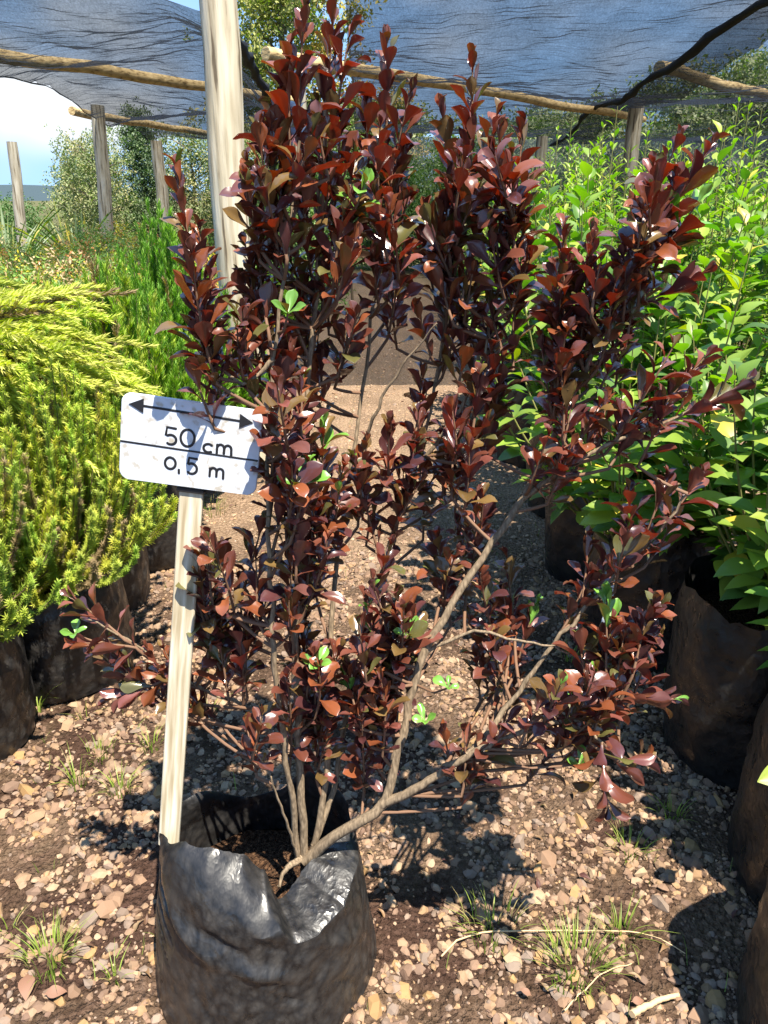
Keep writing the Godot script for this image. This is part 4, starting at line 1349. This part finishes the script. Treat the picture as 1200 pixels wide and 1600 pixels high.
func build_back_trees() -> void:
	var dull := [Color(0.27, 0.31, 0.15), Color(0.30, 0.33, 0.17), Color(0.23, 0.28, 0.13)]
	var olive := [Color(0.26, 0.28, 0.12), Color(0.31, 0.29, 0.13), Color(0.20, 0.24, 0.10)]
	var yel := [Color(0.34, 0.28, 0.05), Color(0.26, 0.27, 0.06), Color(0.40, 0.27, 0.06), Color(0.17, 0.21, 0.06)]
	var dark := [Color(0.10, 0.15, 0.06), Color(0.12, 0.17, 0.065), Color(0.08, 0.13, 0.055)]
	var grn := [Color(0.11, 0.20, 0.05), Color(0.13, 0.22, 0.05), Color(0.09, 0.17, 0.05)]
	# left: thin bushes against the sky
	tree(Vector3(-4.75, 0, -13.6), 1.95, Vector3(0.6, 1, 0.6), 1500, 0.075, olive, "thin wispy grey-green bush against the sky left of the grey post", 0.2)
	tree(Vector3(-5.7, 0, -15.6), 1.7, Vector3(0.6, 1, 0.6), 1500, 0.08, olive, "low wispy bush behind the flax near the hill", 0.2)
	tree(Vector3(-4.35, 0, -12.6), 1.95, Vector3(0.55, 1, 0.5), 1100, 0.07, olive, "thin bush with bare stems right of the grey post", 0.2)
	tree(Vector3(-4.1, 0, -14.2), 2.35, Vector3(0.75, 1, 0.7), 2600, 0.075, dark, "dark green conifer left of the far lit post", 0.08, 0.8)
	tree(Vector3(-3.3, 0, -14.6), 2.2, Vector3(0.9, 1, 0.8), 2200, 0.08, olive, "pale olive bush between the far lit post and the thick pale post", 0.1)
	tree(Vector3(-2.3, 0, -14.0), 2.1, Vector3(0.9, 1, 0.8), 2200, 0.08, olive, "pale olive bush seen right of the thick pale post", 0.1)
	tree(Vector3(-7.6, 0, -16.0), 1.0, Vector3(1.1, 1, 0.9), 1800, 0.085, grn, "low green bush at the left edge below the hill", 0.1)
	tree(Vector3(-8.6, 0, -14.0), 1.0, Vector3(1.0, 1, 0.9), 1500, 0.085, grn, "low green bush far left, mostly outside the view", 0.1)
	# middle: at the end of the path
	tree(Vector3(-1.2, 0, -12.5), 1.7, Vector3(0.9, 1, 0.8), 2400, 0.08, grn, "green bush at the end of the path on its left", 0.05)
	tree(Vector3(0.1, 0, -13.5), 1.6, Vector3(0.9, 1, 0.8), 2400, 0.08, grn, "green bush closing the end of the path", 0.05)
	tree(Vector3(1.3, 0, -12.5), 1.75, Vector3(0.9, 1, 0.8), 2400, 0.08, grn, "green bush at the end of the path on its right", 0.05)
	tree(Vector3(2.8, 0, -12.0), 1.0, Vector3(1.0, 1, 0.8), 2200, 0.08, grn, "green bush under the far end of the right shade cloth", 0.05)
	tree(Vector3(4.6, 0, -12.0), 1.0, Vector3(1.1, 1, 0.8), 2200, 0.085, grn, "green bush under the cloth at the far right", 0.05)
	tree(Vector3(-0.9, 0, -8.2), 1.05, Vector3(0.55, 1, 0.5), 1500, 0.06, grn, "low green bush left of the path, halfway along", 0.05)
	tree(Vector3(1.2, 0, -7.6), 1.15, Vector3(0.6, 1, 0.6), 1700, 0.06, grn, "low green bush right of the path, halfway along", 0.05)
	tree(Vector3(2.3, 0, -7.0), 1.2, Vector3(0.7, 1, 0.6), 1700, 0.065, grn, "low green bush right of the path by the grey seam post", 0.05)
	tree(Vector3(3.6, 0, -7.2), 1.2, Vector3(0.8, 1, 0.6), 1700, 0.065, grn, "low green bush at the right behind the back rows", 0.05)
	# tall trees beyond
	tree(Vector3(-2.0, 0, -17.5), 6.2, Vector3(1.5, 1, 1.3), 4200, 0.15, yel, "tall tree with yellowing leaves in the gap between the cloths", 0.2)
	tree(Vector3(-0.2, 0, -21.0), 3.3, Vector3(2.0, 1, 1.8), 3600, 0.17, yel + dull, "tall yellow-green tree behind the long round pole", 0.2)
	tree(Vector3(3.4, 0, -21.0), 2.8, Vector3(2.2, 1, 1.8), 3200, 0.18, dull, "dull green tree seen through the right shade cloth", 0.2)
	tree(Vector3(7.6, 0, -19.0), 3.7, Vector3(2.2, 1, 1.8), 3800, 0.18, dull, "tall dull green tree seen through the paler cloth at the far right", 0.2)
	tree(Vector3(10.4, 0, -20.0), 4.2, Vector3(2.4, 1, 2.0), 3800, 0.19, dull, "tall dull green tree at the right edge behind the paler cloth", 0.2)
	tree(Vector3(5.6, 0, -23.0), 3.4, Vector3(2.2, 1, 2.0), 3200, 0.19, olive + dull, "pale green tree between the two dull ones behind the cloth", 0.2)

# ---------------------------------------------------------------- grass, twigs, stakes
func tuft(at: Vector3, n: int, h: float, spread: float, label: String, dry := 0.1) -> void:
	var b := MB.new()
	for i in n:
		var a := rf(0, TAU)
		var o := Vector3(cos(a), 0, sin(a))
		var p0 := o * spread * sqrt(rng.randf()) * 0.35
		var l := h * rf(0.5, 1.1)
		var lean := rf(0.15, 0.95)
		var s := Vector3(-sin(a), 0, cos(a)) * rf(0.0009, 0.0017)
		var c: Color = (Color(0.30, 0.38, 0.07) if rng.randf() > dry else Color(0.45, 0.36, 0.16)) * rf(0.6, 1.1)
		var prev := []
		for j in 5:
			var u := j / 4.0
			var p := p0 + o * lean * l * u * u + Vector3(0, l * (u - 0.4 * lean * u * u), 0)
			var w := 1.05 - u
			var now := [b.vert(p - s * w, c), b.vert(p + s * w, c)]
			if j: b.quad(prev[0], now[0], now[1], prev[1])
			prev = now
	var o2 := put("grass_tuft", b.mesh(), M.grass)
	o2.position = at
	tag(o2, label, "grass tuft", "grass tufts in the gravel")

func on_ground(u: float, v: float) -> Vector3:
	var p := level(u, v, 0.0)
	p.y = ground_height(p.x, p.z)
	return p

func build_small_things() -> void:
	tuft(on_ground(78, 1500), 80, 0.062, 0.11, "dense green grass tuft in the gravel left of the front bag")
	tuft(on_ground(900, 1520), 95, 0.065, 0.14, "largest grass tuft on the gravel right of the front bag, blades lying flat")
	tuft(on_ground(770, 1450), 50, 0.075, 0.14, "loose grass tuft with upright blades right of the front bag", 0.3)
	tuft(on_ground(970, 1460), 36, 0.065, 0.07, "thin grass tuft at the edge of the shade right of the largest tuft")
	tuft(on_ground(120, 1225), 26, 0.075, 0.06, "sparse grass tuft in the earth near the left bags")
	tuft(on_ground(188, 1235), 30, 0.06, 0.07, "short grass tuft between the left bags and the stake")
	tuft(on_ground(155, 1180), 34, 0.05, 0.09, "flat grass tuft below the shrub's low left branch")
	tuft(on_ground(235, 1165), 34, 0.05, 0.07, "small green tuft just left of the stake")
	tuft(on_ground(325, 1115), 26, 0.06, 0.06, "small lit tuft right of the stake under the low branch")
	tuft(on_ground(60, 1110), 9, 0.11, 0.03, "tall thin grass blades at the foot of the wrinkled left bag")
	tuft(on_ground(130, 1120), 9, 0.07, 0.04, "few grass blades at the foot of the silvery leaning bag")
	tuft(on_ground(985, 1330), 40, 0.05, 0.10, "grass tuft in the shade beside the right bags", 0.2)
	tuft(on_ground(1050, 1275), 30, 0.05, 0.07, "dark grass tuft close to the tall right bag")
	tuft(on_ground(890, 1025), 30, 0.06, 0.08, "shaded grass tuft behind the shrub's right branches")
	tuft(on_ground(780, 945), 34, 0.05, 0.14, "wide low tuft in the shade of the right row", 0.2)
	tuft(on_ground(330, 800), 40, 0.07, 0.18, "patch of thin grass on the path right of the sign", 0.4)
	tuft(on_ground(15, 1450), 14, 0.04, 0.04, "small yellowish tuft at the left edge of the picture", 0.5)
	tuft(on_ground(180, 1530), 10, 0.05, 0.03, "few bent blades left of the front bag's foot")
	# stray blades
	var xf := []
	var cl := []
	var bl := MB.new()
	var p0 := bl.vert(Vector3(-0.02, 0, 0)); var p1 := bl.vert(Vector3(0.02, 0, 0)); var p2 := bl.vert(Vector3(-0.015, 0.6, 0.15)); var p3 := bl.vert(Vector3(0.015, 0.6, 0.15)); var p4 := bl.vert(Vector3(0, 1.0, 0.5))
	bl.quad(p0, p2, p3, p1); bl.tri(p2, p4, p3)
	for i in 900:
		var z := -rf(0.6, 4.5)
		var x := rf(-0.9, 0.8)
		if nz.get_noise_2d(x * 3.0 - 50.0, z * 3.0) < 0.08: continue
		xf.append(Transform3D(Basis.from_euler(Vector3(rf(-0.3, 0.3), rf(0, TAU), rf(-0.3, 0.3))).scaled(Vector3.ONE * rf(0.015, 0.045)), Vector3(x, ground_height(x, z), z)))
		var c := Color(0.26, 0.34, 0.07) * rf(0.6, 1.2)
		c.a = 1.0
		cl.append(c)
	var g := Node3D.new()
	g.name = "grass"
	add_child(g)
	tag(g, "short stray grass blades growing thinly through the gravel", "grass", "", "stuff")
	many("blades", bl.mesh(), M.grass, xf, cl, g)
	var lx := []
	var lc := []
	for i in 420:
		var z := -rf(0.6, 3.2)
		var x := rf(-0.9, 0.8)
		var y := Vector3(rf(-1, 1), rf(-0.15, 0.25), rf(-1, 1))
		lx.append(leaf_frame(Vector3(x, ground_height(x, z) + 0.008, z), y, Vector3(rf(-0.5, 0.5), 1, rf(-0.5, 0.5)), rf(0.012, 0.030), rf(0.5, 1.0)))
		var c: Color = [Color(0.16, 0.085, 0.05), Color(0.24, 0.14, 0.07), Color(0.10, 0.035, 0.028), Color(0.30, 0.20, 0.11)][rng.randi() % 4] * rf(0.7, 1.1)
		c.a = 1.0
		lc.append(c)
	var lt := Node3D.new()
	lt.name = "leaf_litter"
	add_child(lt)
	tag(lt, "thin litter of small dry fallen leaves over the gravel", "litter", "", "stuff")
	many("leaves", leaf_cop[1], M.far_leaf, lx, lc, lt)
	# dry stalks and sticks on the gravel
	for s in [[[690, 1500, 735, 1462, 840, 1462, 1000, 1466, 1068, 1492], 0.0016, "thin dry stalk lying curved across the gravel at the right"], [[985, 1596, 1020, 1575, 1060, 1562], 0.0058, "short thick pale stick lying on the gravel near the bottom right corner"], [[880, 1585, 940, 1530, 985, 1510], 0.0014, "fine dry stalk lying on the gravel next to the thick stick"]]:
		var b := MB.new()
		var o := on_ground(s[0][0], s[0][1])
		var pts := []
		var rad := []
		var way := Curve3D.new()
		var last: int = s[0].size() / 2 - 1
		for k in last + 1:
			var here := on_ground(s[0][2 * k], s[0][2 * k + 1])
			var was := on_ground(s[0][2 * maxi(k - 1, 0)], s[0][2 * maxi(k - 1, 0) + 1])
			var next := on_ground(s[0][2 * mini(k + 1, last)], s[0][2 * mini(k + 1, last) + 1])
			way.add_point(here - o + Vector3(0, 0.010 + s[1], 0), (was - next) * 0.18, (next - was) * 0.18)
		for k in 19:
			pts.append(way.sample_baked(way.get_baked_length() * k / 18.0, true) + Vector3(nz.get_noise_1d(k * 0.7 + s[0][0]), 0.4 * nz.get_noise_1d(k * 0.9 + s[0][1]), 0) * 0.006)
			rad.append(s[1] * (1.0 - 0.025 * k) * (1.0 + 0.15 * nz.get_noise_1d(k * 1.7)))
		b.tube(pts, rad, 6, 0.05)
		var n := put("dry_stick", b.mesh(), M.dry)
		n.position = o
		tag(n, s[2], "stick", "dry sticks on the gravel")
	for s in [[45, 1528, 0.045, "large curled dead leaf lying at the left edge of the gravel"], [70, 1560, 0.034, "brown dead leaf lying beside the large curled one"], [985, 1570, 0.022, "small pinkish fallen leaf on the shaded gravel at the right"], [830, 1560, 0.02, "small reddish fallen leaf near the largest tuft"]]:
		var o := put("fallen_leaf", leaf_broad[2], M.dead_leaf)
		var p := on_ground(s[0], s[1])
		o.transform = leaf_frame(p + Vector3(0, 0.012, 0), Vector3(rf(-1, 1), 0.15, rf(-1, 1)), Vector3(0.2, 1, 0.3), s[2])
		tag(o, s[3], "fallen leaf", "fallen leaves")
	# stakes and tags among the right row
	var b1 := MB.new()
	b1.flat = true
	b1.box(Vector3(-0.017, -0.06, -0.006), Vector3(0.017, 0.235, 0.006), 0.002)
	var st := put("wooden_stake", b1.mesh(), M.stake)
	st.position = spot(886, 735, 2.22)
	st.rotation_degrees = Vector3(-3, 0, -2)
	tag(st, "flat pale wooden stake standing among green leaves of the right row", "stake")
	for s in [[947, 850, 1.80, 0.0040, 0.33, -2.0, "thin white plastic rod standing in front of the right row's leaves"], [897, 810, 2.2, 0.0036, 0.18, 0.0, "short thin white rod just left of the longer white rod"]]:
		var b := MB.new()
		b.tube([Vector3(0, -0.05, 0), Vector3(0, s[4] * 0.5, 0.0), Vector3(0, s[4] * 0.75, 0)], [s[3], s[3], s[3]], 8)
		var o := put("plastic_rod", b.mesh(), M.white_plastic)
		o.position = spot(s[0], s[1], s[2])
		o.rotation_degrees.z = s[5]
		tag(o, s[6], "rod", "white rods")
	var rb := MB.new()
	rb.grid(3, 10, func(u, v):
		return Vector3((u - 0.5) * 0.02 * (1.0 - 0.75 * v) + 0.012 * sin(v * 3.0) - 0.02 * v, -0.13 * v, 0.006 * sin(v * 9.0 + u)))
	var tg := put("plant_label", rb.mesh(), M.white_plastic)
	tg.position = spot(955, 905, 1.50)
	tag(tg, "torn white plastic plant label hanging in front of the shaded bags", "label")
	# thin dark stake on the far path
	var b3 := MB.new()
	b3.tube([Vector3(0, -0.05, 0), Vector3(0.01, 0.3, 0), Vector3(-0.01, 0.62, 0)], [0.011, 0.01, 0.009], 8)
	var ds := put("thin_stake", b3.mesh(), M.dark_twig)
	ds.position = on_ground(552, 565)
	tag(ds, "thin dark stake standing on the path behind the shrub", "stake")
